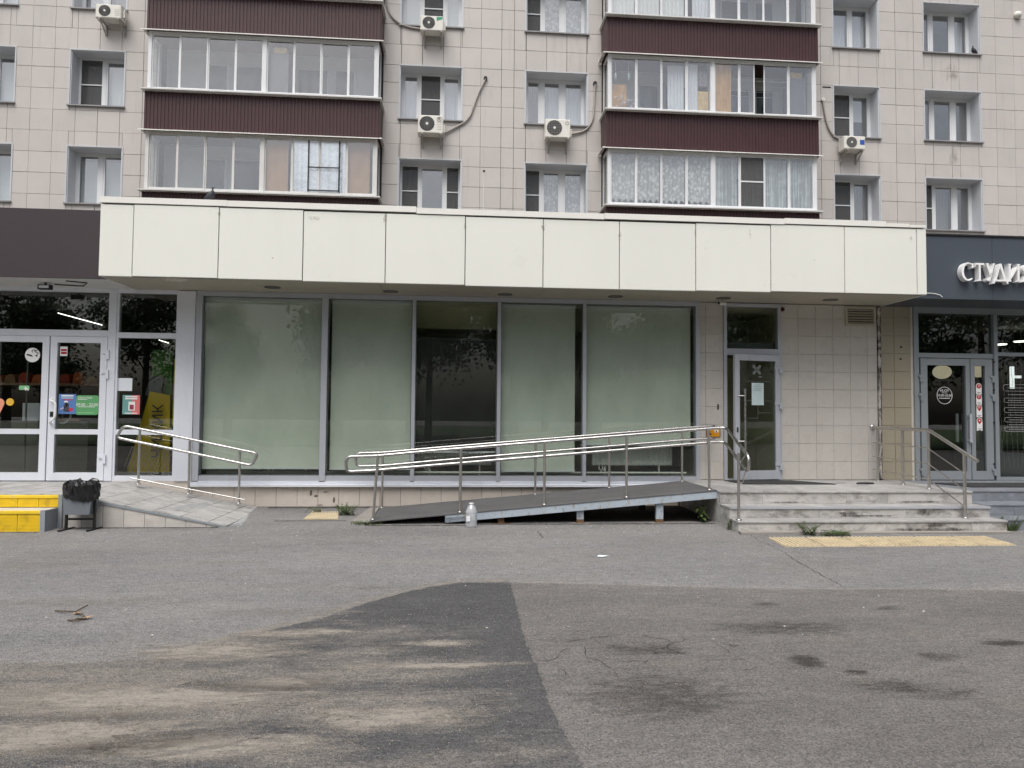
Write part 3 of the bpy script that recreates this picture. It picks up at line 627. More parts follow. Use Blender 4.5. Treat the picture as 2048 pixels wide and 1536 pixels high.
# ---- wall fittings of the tower
def wpt(px, py, y=TY-.02): x, z = W(px, py, y); return (x, y, z)
def air_con(px0, py0, px1, py1, label, logo, cable=None, y0=TY-.42, grid=False, seed=0):
    (xa, za), (xb, zb) = W(px0, py0, y0), W(px1, py1, y0); w, h = xb-xa, za-zb
    t = thing('air_conditioner', label, 'air conditioner', ((xa+xb)/2, y0, zb), 'air conditioners on the tower wall')
    MB().chip(xa, xb, y0, y0+.30, zb, za, .02).build('casing', M['acwhite'], t)
    cx, cz, r = xa+w*.36, zb+h*.52, h*.41
    b = MB(); b.discy(cx, y0-.004, cz, r, .003, 28); fan = b.build('fan_grille', M['acgrille'], t)
    sp_ = MB()
    if grid:
        for i in range(-4, 5):
            d = i*r/4.6; l = math.sqrt(max(0, r*r-d*d)); sp_.box(cx+d-.003, cx+d+.003, y0-.010, y0-.005, cz-l, cz+l); sp_.box(cx-l, cx+l, y0-.011, y0-.006, cz+d-.003, cz+d+.003)
    else:
        for i in range(18):
            a = 2*math.pi*i/18; pts = [(cx+r*f*math.cos(a+.5*f), y0-.008, cz+r*f*math.sin(a+.5*f)) for f in (.18,.45,.75,1.0)]; sp_.tube(pts, .0035, 4)
    sp_.build('spokes', M['acspoke'], fan); MB().discy(cx, y0-.016, cz, r*.17, .012, 14).build('hub', M['white'], fan)
    g = MB()
    if seed % 2 == 0:
        for i in range(4): g.box(xb-w*.25, xb-w*.06, y0-.004, y0-.001, zb+h*(.22+.13*i), zb+h*(.235+.13*i))
        g.build('louvre', M['acspoke'], t)
    g = MB(); g.box(xb-.001, xb+.05, y0+.1, y0+.25, zb+.08, zb+.3); g.build('valve_cover', M['acwhite'], t)
    for x in (xa+w*.15, xb-w*.12):
        br = MB(); br.box(x, x+.035, y0-.02, TY-.004, zb-.04, zb-.003); br.box(x, x+.035, TY-.045, TY-.004, zb-.30, zb); br.prism([(x,TY-.05,zb-.28),(x,TY-.02,zb-.28),(x,y0+.06,zb-.04),(x,y0+.03,zb-.04)], (.03,0,0)); br.build('bracket', M['bracket'], t)
    if logo == 'green': MB().prism([(xb-w*.30,y0-.003,za-h*.06),(xb-w*.03,y0-.003,za-h*.06),(xb-w*.06,y0-.003,za-h*.22),(xb-w*.30,y0-.003,za-h*.34)], (0,.002,0)).build('logo', pm('logogreen', lin(60,150,120), .5), t)
    if logo == 'blue': MB().box(xb-w*.26, xb-w*.04, y0-.003, y0-.001, zb+h*.35, zb+h*.72).build('logo', pm('logoblue', lin(58,88,170), .5), t)
    if logo == 'R':
        q = MB(); ring = [(xb-w*.16+w*.085*math.cos(2*math.pi*i/20), y0-.004, za-h*.22+w*.085*math.sin(2*math.pi*i/20)) for i in range(21)]; q.tube(ring, .005, 5, False); q.build('logo', M['ink'], t); text('R', h*.2, xb-w*.16, y0-.004, za-h*.22, M['ink'], 'logo_letter', t)
    if logo == 'box':
        q = MB(); q.ring(xb-w*.2, xb-w*.08, za-h*.30, za-h*.14, .008, y0-.004, y0-.001); q.build('logo', M['ink'], t)
    if cable:
        pts = [wpt(*c, y=TY-.045) for c in cable]; b = MB(); b.tube(fillet(pts, .25, 5), .028, 8); b.build('pipe', M['pipegrey'], t)
        x, _, z = pts[0]; q = MB(); q.discy(x, TY-.07, z+.02, .055, .06, 14); q.build('wall_sleeve', M['acwhite'] if seed == 3 else M['blackmetal'], t)
    return t
air_con(191, 7, 242, 37, 'white air conditioner beside the maroon balcony, topmost at the tower edge', None, None, seed=0)
air_con(841, 30, 887, 62, 'air conditioner with a green logo on the tower wall', 'green', ((772,-10),(775,20),(790,42),(815,54),(842,58)), seed=1)
air_con(836, 229, 886, 267, 'air conditioner with round letter logo, long straight grey pipe running up from it', 'R', ((971,158),(955,190),(938,240),(890,266)), seed=2)
air_con(1091, 237, 1141, 276, 'air conditioner with square wire grille below a curtained window', 'box', ((1190,168),(1189,200),(1186,240),(1172,262),(1143,268)), grid=True, seed=5)
air_con(1688, 271, 1731, 299, 'small air conditioner with a blue badge at the corner of a window', 'blue', ((1646,200),(1650,230),(1658,260),(1672,276),(1690,280)), grid=True, seed=3)
t = MB(); x, _, z = wpt(2034, 31); t.lathe([(.0,0),(.10,0),(.115,.06),(.07,.14),(0,.14)], (0,0,0), 16); o = t.build('vent_cap', M['acwhite'], tower); o.location = (x, TY-.0, z); o.rotation_euler.x = R(90)
t = MB(); x, _, z = wpt(968, 344); t.box(x-.012, x+.012, TY-.02, TY-.006, 6.2, z); t.build('cable_trunk', M['pvcdirty'], tower)
t = MB(); x, _, z = wpt(968, 342); t.box(x-.03, x+.03, TY-.012, TY-.006, z-.03, z+.03); t.build('cable_hole', M['dark'], tower)
t = MB(); x, _, z = wpt(1654, 174); t.box(x-.13, x+.13, TY-.008, TY-.004, z-.02, z+.02); t.build('open_joint', M['dark'], tower)

# run-off stains below the windows, on the tiles
M['runoff'] = decal('runoff_stain', lin(120,110,100), -.75, .7, 2.0, (9,1,.9), radial=True, top=.5)
for (xa, xb, za, zb) in ((14.45,15.3,11.5,12.5),(14.6,15.2,9.0,9.84)):
    b = MB(); b.face([(xa,za,0),(xb,za,0),(xb,zb,0),(xa,zb,0)]); me = b.mesh('runoff'); o = link('runoff_stain', me, M['runoff'], tower); o.rotation_euler.x = R(90); o.location = (0, TY-.012, 0)
# ---------------------------------------------------------------- vacant shop
SY = 11.60; LZ = .48
shop = thing('vacant_shop', 'empty shop unit with cream panelled canopy and tall blinded windows', 'shop', (1, SY, 0))
# canopy
CX0, CX1, CY, CZ0, CZ1 = -5.05, 7.275, 10.40, 3.45, 4.475
b = MB(); b.box(CX0+.03, CX1-.03, CY+.05, CY+.09, CZ0+.004, CZ1+.02); b.box(CX0+.03, CX0+.07, CY+.09, SY+2, CZ0+.02, CZ1); b.box(CX1-.07, CX1-.03, CY+.09, SY+2, CZ0+.02, CZ1)
canopy = b.build('canopy', M['joint'], shop)
seams = [CX0, -4.595,-3.412,-2.225,-1.043,.12,1.277,2.43,3.604,4.776,5.95,7.12, CX1]
rn = random.Random(9)
def zsag(x): return -.024*math.exp(-((x-1.6)/2.6)**2)
for i in range(len(seams)-1):
    a, c = seams[i], seams[i+1]; dz = zsag((a+c)/2)
    ga = 0 if i == 0 else .006; gc = 0 if i == len(seams)-2 else .006
    o = MB().chip(a+ga, c-gc, CY, CY+.05, CZ0+dz, CZ1+dz, .004).build('panel', M['canopy'], canopy)
    o.location.y += rn.uniform(-.003, .003); o.rotation_euler = (rn.uniform(-.0006,.0006), 0, 0)
for x in (CX0, CX1): MB().box(min(x, x-.004*(1 if x > 0 else -1)), max(x, x-.004*(1 if x > 0 else -1)), CY+.052, CY+1.2, CZ0, CZ1).build('end_panel', M['canopy'], canopy)
caps = [CX0-.01, -3.3, -.6, 2.2, 5.0, 6.62, 7.0, CX1-.005]
for i in range(len(caps)-1):
    a, c = caps[i], caps[i+1]; lo = zsag((a+c)/2); h = .085 if i < 5 else (.055 if i == 5 else .04)
    b = MB(); b.prism([(a, CY-.016, CZ1+.022+lo),(a, CY-.016, CZ1+.022+lo+h),(a, CY+.35, CZ1+.04+h),(a, CY+.35, CZ1+.03)], (c-a-.004, 0, 0)); b.build('cap_flashing', M['cap'], canopy)
sx = [CX0, -3.0, -1.15, 1.35, 3.2, 5.4, CX1]
for i in range(len(sx)-1):
    MB().box(sx[i]+.003, sx[i+1]-.003, CY+.052, SY+.0, CZ0+.012, CZ0+.03).build('soffit_panel', M['soffit'], canopy)
for px, py in ((545,576),(781,584),(1010,590),(1231,594),(1447,597.5),(1661,601)):
    x, y = G(px, py, CZ0); l = MB(); l.lathe([(.120,.013),(.120,.004),(.104,.001),(.100,.008)], (x,y,CZ0), 28); dl = l.build('downlight', M['groutdark'], canopy); l = MB(); l.lathe([(.103,.0),(.0,.0)], (x,y,CZ0+.006), 24); l.build('downlight_glass', pm('lampglass', lin(62,60,56), .3), canopy)
b = MB(); b.box(-22, 30, CY+.40, TY-.01, 4.30, 4.43); b.build('roof', M['groutdark'], shop)
# walls: tiled piers and right-hand wall, with the doorway left open
DX0, DX1 = 4.49, 5.488
b = MB()
b.box(4.075, DX0, SY+.012, SY+.25, .0, CZ0+.01); b.box(DX1, 7.21, SY+.012, SY+.25, .0, CZ0+.01); b.box(DX0, DX1, SY+.012, SY+.25, 3.42, CZ0+.01)
swall = b.build('wall', M['grout'], shop)
rows = [.485-.302*1, .485,.788,1.09,1.396,1.702,2.006,2.305,2.604,2.913,3.214,3.45]
tc = {}
def put_tile(x0, x1, z0, z1, y, mt, par, g=.0017, th=.012, jit=.0012):
    key = (mt, round(x1-x0, 3), round(z1-z0, 3)); w, h = x1-x0, z1-z0
    if key not in tc: tc[key] = MB().chip(-w/2+g, w/2-g, 0, th, -h/2+g, h/2-g, .0018).mesh('tile')
    o = link('tile', tc[key], M[mt], par, ((x0+x1)/2, y+rn.uniform(-jit, jit), (z0+z1)/2)); o.rotation_euler = (rn.uniform(-.002,.002), 0, rn.uniform(-.002,.002)); return o
for cols in ([4.08,4.183,4.486], [5.49,5.797,6.105,6.412,6.717,7.022,7.205]):
    for i in range(len(cols)-1):
        for j in range(1, len(rows)-1):
            put_tile(cols[i], cols[i+1], rows[j], rows[j+1], SY, 'shoptile', swall)
# plinth under the windows
b = MB(); b.box(-4.13, 4.08, SY+.012, SY+.3, 0, .37); pl = b.build('plinth', M['groutdark'], shop)
x = -4.12
while x < 3.6:
    put_tile(x, x+.326, .03, .368, SY, 'plinthtile', pl, .0025); x += .326
# display window: frame, panes, blinds, ledge
WX = [(-4.116,-4.017),(-2.15,-2.055),(-.709,-.650),(.680,.738),(2.095,2.153),(4.008,4.077)]
b = MB(); b.box(-4.116, 4.077, SY-.02, SY+.10, 3.385, CZ0+.008); b.box(-4.017, 4.008, SY-.018, SY+.10, .455, .535)
dw = b.build('display_window', M['alu'], shop)
for a, c in WX: MB().box(a, c, SY-.035, SY+.12, .44, 3.384).build('mullion', M['alu'], dw)
b = MB(); b.box(-4.14, 3.78, SY-.035, SY+.05, .418, .453); b.prism([(-4.16,SY-.075,.365),(-4.16,SY-.075,.40),(-4.16,SY-.02,.418),(-4.16,SY-.02,.365)], (7.92,0,0)); b.build('ledge', M['whitemetal'], dw)
panes = [(WX[i][1], WX[i+1][0]) for i in range(5)]
for a, c in panes:
    o = MB().box(a+.002, c-.002, SY+.02, SY+.028, .535, 3.385).build('pane', M['glass_shop'], dw)
    MB().ring(a+.004, c-.004, .537, 3.383, .010, SY+.03, SY+.055).build('inner_frame', M['aludark'], dw)
def blind(x0, x1, z0, z1, mt, wav=.004, y=SY+.105, seed=0):
    r_ = random.Random(seed); b = MB(); n, k = 26, 30; vs = []
    ph = [r_.uniform(0, 6) for _ in range(4)]
    for j in range(k+1):
        for i in range(n+1):
            u, v = i/n, j/k; d = wav*(math.sin(5*u+ph[0]+3*v)+.6*math.sin(9*v+ph[1])+.5*math.sin(13*u-7*v+ph[2]))
            vs.append((x0+(x1-x0)*u, y+d*(1.2-v), z0+(z1-z0)*v))
    b.add(vs, [(j*(n+1)+i, j*(n+1)+i+1, (j+1)*(n+1)+i+1, (j+1)*(n+1)+i) for j in range(k) for i in range(n)], True)
    o = b.build('blind', M[mt], dw)
    MB().box(x0-.0, x1+.0, y-.03, y+.04, z1, z1+.045).build('blind_cassette', M['blackmetal'] if mt == 'blackblind' else M['whitemetal'], dw)
    MB().box(x0, x1, y-.012, y+.012, z0-.025, z0).build('blind_bar', M['whitemetal'], dw); return o
blind(-4.005,-2.165,.655,3.33,'blind',.003,seed=1); blind(-2.01,-.722,.645,3.33,'blind',.005,seed=2)
blind(.752,1.985,.62,3.32,'blind',.009,seed=4); blind(2.175,3.955,1.06,3.32,'blind',.003,seed=5)
blind(-.640,.660,.93,2.74,'blackblind',.012,seed=3)
# shop interior
b = MB(); x0, x1, y0, y1, z0, z1 = -4.10, 7.1, SY+.12, SY+5.0, .30, 3.40
b.face([(x0,y1,z0),(x1,y1,z0),(x1,y1,z1),(x0,y1,z1)]); b.face([(x0,y0,z0),(x0,y1,z0),(x0,y1,z1),(x0,y0,z1)]); b.face([(x1,y1,z0),(x1,y0,z0),(x1,y0,z1),(x1,y1,z1)]); b.face([(x0,y0,z1),(x0,y1,z1),(x1,y1,z1),(x1,y0,z1)])
b.build('interior', M['shopwall'], shop)
MB().box(x0, x1, y0-.02, y1, .30, .33).build('shop_floor', M['shopfloor'], shop)
MB().box(x0, 4.0, SY+.62, SY+.66, 3.0, 3.4).build('ceiling_beam', M['shopwall'], shop)
def radiator(x0, x1, label):
    t = thing('radiator', label, 'radiator', ((x0+x1)/2, SY+.42, .33), 'radiators behind the shop windows')
    b = MB(); y = SY+.36; n = int((x1-x0)/.035); vs = []
    for i in range(n+1):
        xx = x0+(x1-x0)*i/n; vs.append((xx, y+(.012 if i % 2 else 0), .70)); vs.append((xx, y+(.012 if i % 2 else 0), 1.00))
    b.add(vs, [(2*i, 2*i+2, 2*i+3, 2*i+1) for i in range(n)]); b.box(x0, x1, y+.013, y+.1, .69, 1.01); b.build('panel', M['radiator'], t)
    q = MB()
    for dx in (.12, .18): q.tube(fillet([(x0+dx, y+.05, .70), (x0+dx, y+.05, .62), (x0+dx+.04, y+.05, .60), (x0+dx+.04, y+.05, .57)], .02), .014, 8)
    q.build('valve', M['white'], t)
    for fx in (.16, .84):
        xx = x0+(x1-x0)*fx; MB().box(xx-.012, xx+.012, y+.03, y+.055, .33, .70).build('leg', M['radiator'], t)
    return t
radiator(2.34, 3.72, 'white panel radiator low behind the last pane by the doorway'); radiator(-.62, .62, 'white panel radiator behind the black-blinded pane'); radiator(-3.2, -2.3, 'white panel radiator behind the first wide pane, mostly hidden by the blind')
q = MB(); q.tube([(-4.0,SY+.30,.565),(3.95,SY+.30,.565)], .020, 8); q.tube([(-4.0,SY+.33,.555),(3.95,SY+.33,.555)], .02, 8); q.build('heating_pipe', M['radiator'], shop)
# inner walls added close behind the door so they catch more daylight
b = MB(); b.box(4.32, 4.36, SY+.13, SY+1.7, .33, 3.38); b.box(5.62, 5.66, SY+.13, SY+1.7, .33, 3.38); b.box(4.32, 5.66, SY+1.7, SY+1.74, .33, 3.38); b.build('added_vestibule', M['shopwall'], shop)
MB().box(4.36, 5.0, SY+1.66, SY+1.70, .33, 2.5).build('vestibule_door', M['shopfloor'], shop); MB().box(4.36, 5.62, SY+.14, SY+1.69, 2.66, 2.80).build('vestibule_shelf', M['bingrey'], shop)
# door, standing ajar
b = MB(); b.ring(DX0, DX1, .475, 3.445, .056, SY-.025, SY+.09, .02); b.box(DX0+.056, DX1-.056, SY-.022, SY+.09, 2.575, 2.68)
door = b.build('door', M['alu'], shop)
MB().box(DX0+.056, DX1-.056, SY+.02, SY+.028, 2.68, 3.39).build('transom_pane', M['glass_door'], door)
HX, HY, ANG = DX1-.05, SY-.03, R(11)
def leafpt(u, d, z): return (HX - u*math.cos(ANG) - d*math.sin(ANG)*0, HY - u*math.sin(ANG) + d, z)
def leafbox(bm, u0, u1, d0, d1, z0, z1):
    P_ = lambda u, d, z: (HX-u*math.cos(ANG)-d*math.sin(ANG), HY-u*math.sin(ANG)+d*math.cos(ANG), z)
    return bm.add([P_(u1,d0,z0),P_(u0,d0,z0),P_(u0,d1,z0),P_(u1,d1,z0),P_(u1,d0,z1),P_(u0,d0,z1),P_(u0,d1,z1),P_(u1,d1,z1)], [(0,3,2,1),(4,5,6,7),(0,1,5,4),(1,2,6,5),(2,3,7,6),(3,0,4,7)])
LWID = .855
b = MB(); leafbox(b, 0, .085, -.03, .03, .50, 2.57); leafbox(b, LWID-.085, LWID, -.03, .03, .50, 2.57); leafbox(b, .085, LWID-.085, -.029, .029, .50, .645); leafbox(b, .085, LWID-.085, -.029, .029, 2.47, 2.57)
b.build('leaf', M['alu'], door)
b = MB(); leafbox(b, .085, LWID-.085, -.004, .004, .645, 2.47); b.build('door_pane', M['glass_door'], door)
b = MB(); P_ = lambda u, d, z: (HX-u*math.cos(ANG)-d*math.sin(ANG), HY-u*math.sin(ANG)+d*math.cos(ANG), z)
b.tube([P_(.71,-.09,.98), P_(.71,-.09,2.0)], .016, 12)
for z in (1.13, 1.88): b.tube([P_(.71,-.09,z), P_(.80,-.028,z)], .012, 8)
b.build('handle', M['steel'], door)
b = MB(); leafbox(b, .80, .83, -.034, -.03, 1.28, 1.36); b.build('lock', M['blackmetal'], door)
for z in (2.32, 1.72, .70):
    b = MB(); b.box(HX-.09, HX+.0, HY-.05, HY-.031, z+.02, z+.075); b.box(HX-.01, HX+.045, HY-.055, HY-.0, z-.05, z+.05); b.build('hinge', M['alu'], door)
b = MB(); leafbox(b, .33, .40, -.006, -.0045, 2.20, 2.21); b.build('sticker_edge', M['aludark'], door)
# frosted X and floor-plan lines on the door glass
b = MB()
for sgn in (1, -1):
    c = (.43, 2.32); l, w = .10, .022; dx, dz = .7071, .7071*sgn
    b.add([P_(c[0]+dx*l-dz*w, -.0055, c[1]+dz*l+dx*w), P_(c[0]+dx*l+dz*w, -.0055, c[1]+dz*l-dx*w), P_(c[0]-dx*l+dz*w, -.0055, c[1]-dz*l-dx*w), P_(c[0]-dx*l-dz*w, -.0055, c[1]-dz*l+dx*w)], [(0,1,2,3)])
b.build('frosted_cross', pm('frost', lin(120,124,122), .8), door)
b = MB()
for (u0, u1, z0, z1) in ((.17,.69,2.125,2.13),(.685,.69,1.95,2.13),(.17,.69,1.80,1.805),(.17,.41,1.60,1.605),(.41,.415,1.5,1.75),(.41,.62,1.51,1.515)): leafbox(b, u0, u1, -.0062, -.0045, z0, z1)
b.build('frosted_line', M['frostline'] if 'frostline' in M else pm('frostline', lin(110,114,112), .8), door)
# vent grille
b = MB(); b.ring(6.625, 7.165, 3.10, 3.432, .035, SY-.035, SY+.01); vg = b.build('vent_grille', M['soffit'], shop)
MB().box(6.65, 7.14, SY-.006, SY-.003, 3.13, 3.40).build('vent_back', M['dark'], vg)
for i in range(6):
    z = 3.143+i*.044; b = MB(); b.prism([(6.66,SY-.032,z),(6.66,SY-.028,z-.004),(6.66,SY-.010,z+.026),(6.66,SY-.014,z+.028)], (.47,0,0)); b.build('slat', M['soffit'], vg)
# rough grey foam-and-pipe seam between the units
b = MB(); r_ = random.Random(2); pts = [(7.225+r_.uniform(-.006,.006), SY-.012, .5+i*.06) for i in range(50)]; b.tube(pts, [.022+r_.uniform(-.008,.012) for _ in pts], 8); pipe = b.build('drainpipe', pm('seampipe', lin(176,172,166), .8, var=.4, vs=10, dirt=.8, dcol=lin(50,42,34), dscale=(14,14,5), dth=(.48,.58)), shop)
b = MB(); b.box(7.195, 7.265, SY-.004, SY+.012, LZ, CZ0); b.build('seam_gap', M['dark'], pipe)
b = MB(); x, z = W(1564, 619, SY); b.discy(x, SY-.03, z, .035, .03, 16); b.build('alarm_button', pm('alarm', lin(70,24,22), .5), shop)
# chipped plinth corner and lock scars on the pier
b = MB(); x, z = W(1436, 812, SY); b.box(x-.014, x+.014, SY-.004, SY-.002, z-.06, z+.03); b.build('lock_scar', M['ink'], swall)
b = MB()
for (px, py, rx, rz) in ((622,986,.02,.05),(652,984,.045,.008),(668,1000,.018,.05),(640,1010,.05,.006),(632,992,.03,.02)):
    x, z = W(px, py, SY); b.prism([(x+rx*math.cos(i*.7)*(1+.4*math.sin(i*3)), SY-.004, z+rz*math.sin(i*.7)) for i in range(9)][::-1], (0,.002,0))
b.build('plaster_chip', M['groutdark'], pl)
# scuffs and drips on the cream panels
M['scuff'] = decal('panel_scuff', lin(150,144,132), -.75, .5, 2.0, (22,1,14), top=.5)
for i, (px, py, rx, rz_) in enumerate(((628,436,.14,.06),(1822,478,.05,.10),(545,516,.03,.03),(1240,470,.05,.12),(770,440,.04,.14),(930,450,.04,.15),(1628,520,.04,.04),(1500,470,.03,.18),(438,430,.04,.12),(1086,455,.04,.12),(1391,465,.03,.12),(350,560,.3,.05))):
    x, z = W(px, py, CY-.004); b = MB(); b.face([(-rx,-rz_,0),(rx,-rz_,0),(rx,rz_,0),(-rx,rz_,0)]); o = b.build('scuff', M['scuff'], canopy); o.rotation_euler.x = R(90); o.location = (x, CY-.0045, z)
# security camera under the soffit
t = thing('security_camera', 'small white security camera under the canopy above the pier', 'camera', (4.36, SY-.1, 3.40))
b = MB(); x, z = W(1442, 607, SY-.12); b.tube([(x-.05,SY-.17,z),(x+.10,SY-.05,z+.01)], .034, 12); b.build('camera_body', M['soffitwhite'], t); b = MB(); b.discy(x-.052, SY-.178, z, .026, .004, 14); b.build('lens', M['ink'], t); b = MB(); b.box(x+.03, x+.06, SY-.11, SY-.08, z, CZ0+.012); b.build('mount', M['soffitwhite'], t)
# orange accessibility call sign
x0, z0 = W(1413, 874, SY-.02); x1, z1 = W(1441, 857, SY-.02)
t = thing('call_sign', 'orange call-button sign on the pier behind the handrail', 'sign', ((x0+x1)/2, SY-.02, z0))
MB().box(x0, x1, SY-.012, SY-.004, z0, z1).build('plate', pm('orange', lin(214,146,28), .5, var=.06), t); b = MB(); b.ring(x0, x1, z0, z1, .007, SY-.0145, SY-.012); b.build('border', M['ink'], t)
MB().box(x1-.10, x1-.035, SY-.018, SY-.012, z1-.065, z1-.025).build('button_panel', M['white'], t); b = MB(); b.discy(x1-.07, SY-.022, z1-.045, .012, .004, 12); b.build('button', M['ink'], t)
b = MB(); b.prism([(x0+.02,SY-.014,z1-.04),(x0+.05,SY-.014,z1-.05),(x0+.09,SY-.014,z0+.04),(x0+.03,SY-.014,z0+.03)], (0,.001,0)); b.build('pictogram', M['ink'], t)
# ---------------------------------------------------------------- grocery (left)
GZ = .45
groc = thing('grocery_shop', 'grocery entrance with dark brown fascia and white framed double door', 'shop', (-7, SY, 0))
FY = 10.72
gx = [-15, -12.3, -9.6, -6.9, CX0-.006]
b = MB(); b.box(-15, CX0-.01, FY+.03, FY+.06, 3.47, 4.47); gf = b.build('fascia', M['joint'], groc)
for i in range(4): MB().chip(gx[i]+.002, gx[i+1]-.002, FY, FY+.03, 3.46, 4.47, .003).build('panel', M['grocery_fascia'], gf)
MB().box(-15, CX0-.01, FY+.032, SY+.0, 3.462, 3.48).build('soffit', M['soffitwhite'], groc)
b = MB(); x, z = W(95, 572, 11.2); b.box(x-.10, x+.08, 11.12, 11.2, 3.36, 3.43); b.box(x-.01, x+.01, 11.13, 11.17, 3.42, 3.462); fl = b.build('floodlight', M['blackmetal'], groc)
MB().box(x-.08, x+.06, 11.117, 11.12, 3.375, 3.415).build('lamp_glass', M['paper'], fl)
q = MB(); q.tube([(x+.1,11.2,3.445),(-5.7,11.3,3.445),(-5.5,11.0,3.445),(-5.75,10.9,3.45)], .009, 6); q.build('cable', M['blackmetal'], groc)
# frame
b = MB(); pv = M['whitemetal']
b.box(-5.44, -5.325, SY-.03, SY+.08, GZ, 3.44); b.box(-9, -5.44, SY-.02, SY+.08, 2.70, 2.80); b.box(-5.325, -4.38, SY-.02, SY+.08, 2.69, 2.775); b.box(-9, -4.38, SY-.02, SY+.08, 3.40, 3.46)
b.box(-5.325, -5.29, SY-.015, SY+.08, GZ, 3.40); b.box(-4.418, -4.38, SY-.015, SY+.08, GZ, 3.40); b.box(-5.29, -4.418, SY-.013, SY+.08, GZ, .53); b.box(-5.29, -4.418, SY-.013, SY+.08, 1.17, 1.25)
fr = b.build('entrance_frame', pv, groc)
MB().box(-4.38, -4.12, SY-.05, SY+.1, GZ, 3.448).build('pillar', M['whitemetal'], groc)
MB().box(-5.33, -4.12, SY-.02, SY+.1, .0, GZ-.002).build('pillar_base', M['plinthtile'], groc)
for a, c, z0, z1 in ((-9,-5.44,2.80,3.40),(-5.29,-4.418,2.775,3.40),(-5.29,-4.418,1.25,2.69),(-5.29,-4.418,.53,1.17)): MB().box(a, c, SY+.02, SY+.026, z0, z1).build('pane', M['glass_dark'], fr)
for side, (x0, x1) in (('l', (-7.17,-6.312)), ('r', (-6.292,-5.445))):
    b = MB(); sw = .10 if side == 'r' else .105
    b.box(x0, x0+.10, SY-.035, SY+.05, GZ+.005, 2.695); b.box(x1-.10, x1, SY-.035, SY+.05, GZ+.005, 2.695); b.box(x0+.1, x1-.1, SY-.034, SY+.05, GZ+.005, .578); b.box(x0+.1, x1-.1, SY-.034, SY+.05, 2.60, 2.695); b.box(x0+.1, x1-.1, SY-.034, SY+.05, 1.17, 1.25)
    dl = b.build('door', pv, groc)
    MB().box(x0+.1, x1-.1, SY+.005, SY+.011, 1.25, 2.60).build('door_pane', M['glass_dark'], dl); MB().box(x0+.1, x1-.1, SY+.005, SY+.011, .578, 1.17).build('door_pane', M['glass_dark'], dl)
    if side == 'r':
        b = MB(); hx = x0+.055; b.tube(fillet([(hx-.01,SY-.03,1.72),(hx,SY-.10,1.70),(hx+.085,SY-.10,1.66),(hx+.085,SY-.10,1.43),(hx,SY-.10,1.36),(hx-.01,SY-.03,1.34)], .05), .016, 10); b.build('handle', M['white'], dl); b = MB(); b.box(hx-.03, hx+.02, SY-.04, SY-.035, 1.44, 1.52); b.build('lock', M['blackmetal'], dl)
        for z in (2.43, 2.12, .80): b = MB(); b.box(x1-.075, x1+.03, SY-.055, SY-.036, z, z+.05); b.box(x1-.01, x1+.035, SY-.06, SY-.03, z-.08, z+.06); b.build('hinge', pv, dl)
        b = MB(); b.tube(fillet([(hx+.13,SY+.05,1.68),(hx+.13,SY+.10,1.66),(hx+.21,SY+.10,1.62),(hx+.21,SY+.1,1.42),(hx+.13,SY+.1,1.34),(hx+.05,SY+.1,1.34)], .04), .015, 8); b.build('inner_handle', M['white'], dl)
    else:
        MB().box(x1-.30-.1, x1-.28-.1, SY+.1, SY+.12, .6, 2.6).build('inner_post', M['shopfloor'], dl)
# interior of the grocery
b = MB(); x0, x1, y0, y1 = -12, -4.16, SY+.12, SY+6.0
b.face([(x0,y1,.4),(x1,y1,.4),(x1,y1,3.45),(x0,y1,3.45)]); b.face([(x0,y0,.4),(x0,y1,.4),(x0,y1,3.45),(x0,y0,3.45)]); b.face([(x1,y1,.4),(x1,y0,.4),(x1,y0,3.45),(x1,y1,3.45)]); b.face([(x0,y0,3.45),(x0,y1,3.45),(x1,y1,3.45),(x1,y0,3.45)])
b.face([(x0,y0,.44),(x1,y0,.44),(x1,y1,.44),(x0,y1,.44)]); b.build('interior', pm('grocery_dark', lin(52,50,50), .8, var=.2), groc)
pa, pb = W(116,626,SY+2.6), W(204,650,SY+1.6); q = MB(); q.tube([(pa[0],SY+2.6,pa[1]),(pb[0],SY+1.6,pb[1])], .007, 8); q.build('tube_lamp', emit('tube_light', (1,.97,.9), 4), groc)
pa, pb = W(318,680,SY+1.6), W(337,686,SY+1.3); q = MB(); q.tube([(pa[0],SY+1.6,pa[1]),(pb[0],SY+1.3,pb[1])], .006, 8); q.build('tube_lamp', emit('tube_light2', (1,.97,.9), 4), groc)
# things behind the glass
t = thing('display_stand', 'yellow and green display stand lettered in black behind the grocery window', 'display stand', (-4.9, SY+.7, .44))
b = MB(); b.box(-4.98, -4.66, SY+.50, SY+.54, .44, 2.55); b.build('green_board', pm('displaygreen', lin(92,160,66), .6), t)
b = MB(); b.prism([(-5.24,SY+.30,.56),(-4.58,SY+.30,.56),(-4.62,SY+.34,1.80),(-4.94,SY+.34,1.86)], (0,.05,0)); b.build('yellow_board', pm('displayyellow', lin(238,200,34), .5), t)
b = MB(); b.prism([(-5.04,SY+.40,1.80),(-4.78,SY+.40,1.80),(-4.76,SY+.40,2.10),(-4.96,SY+.40,2.12)], (0,.06,0)); b.build('screen_housing', M['bingrey'], t)
text('ЧИЖИК', .23, -4.77, SY+.285, 1.22, M['ink'], 'lettering', t, rot=R(-90), ext=.004)
b = MB(); b.prism([(-4.50,SY+.15,1.28),(-4.46,SY+.15,1.40),(-4.42,SY+.15,2.38),(-4.50,SY+.15,2.38)], (0,.03,0)); b.build('yellow_strip', pm('displayyellow2', lin(235,215,30), .5), t)
b = MB(); 
for i in range(14): b.tube([(-5.28+i*.05,SY+.22,.55),(-5.13+i*.05,SY+.22,.98)], .005, 5)
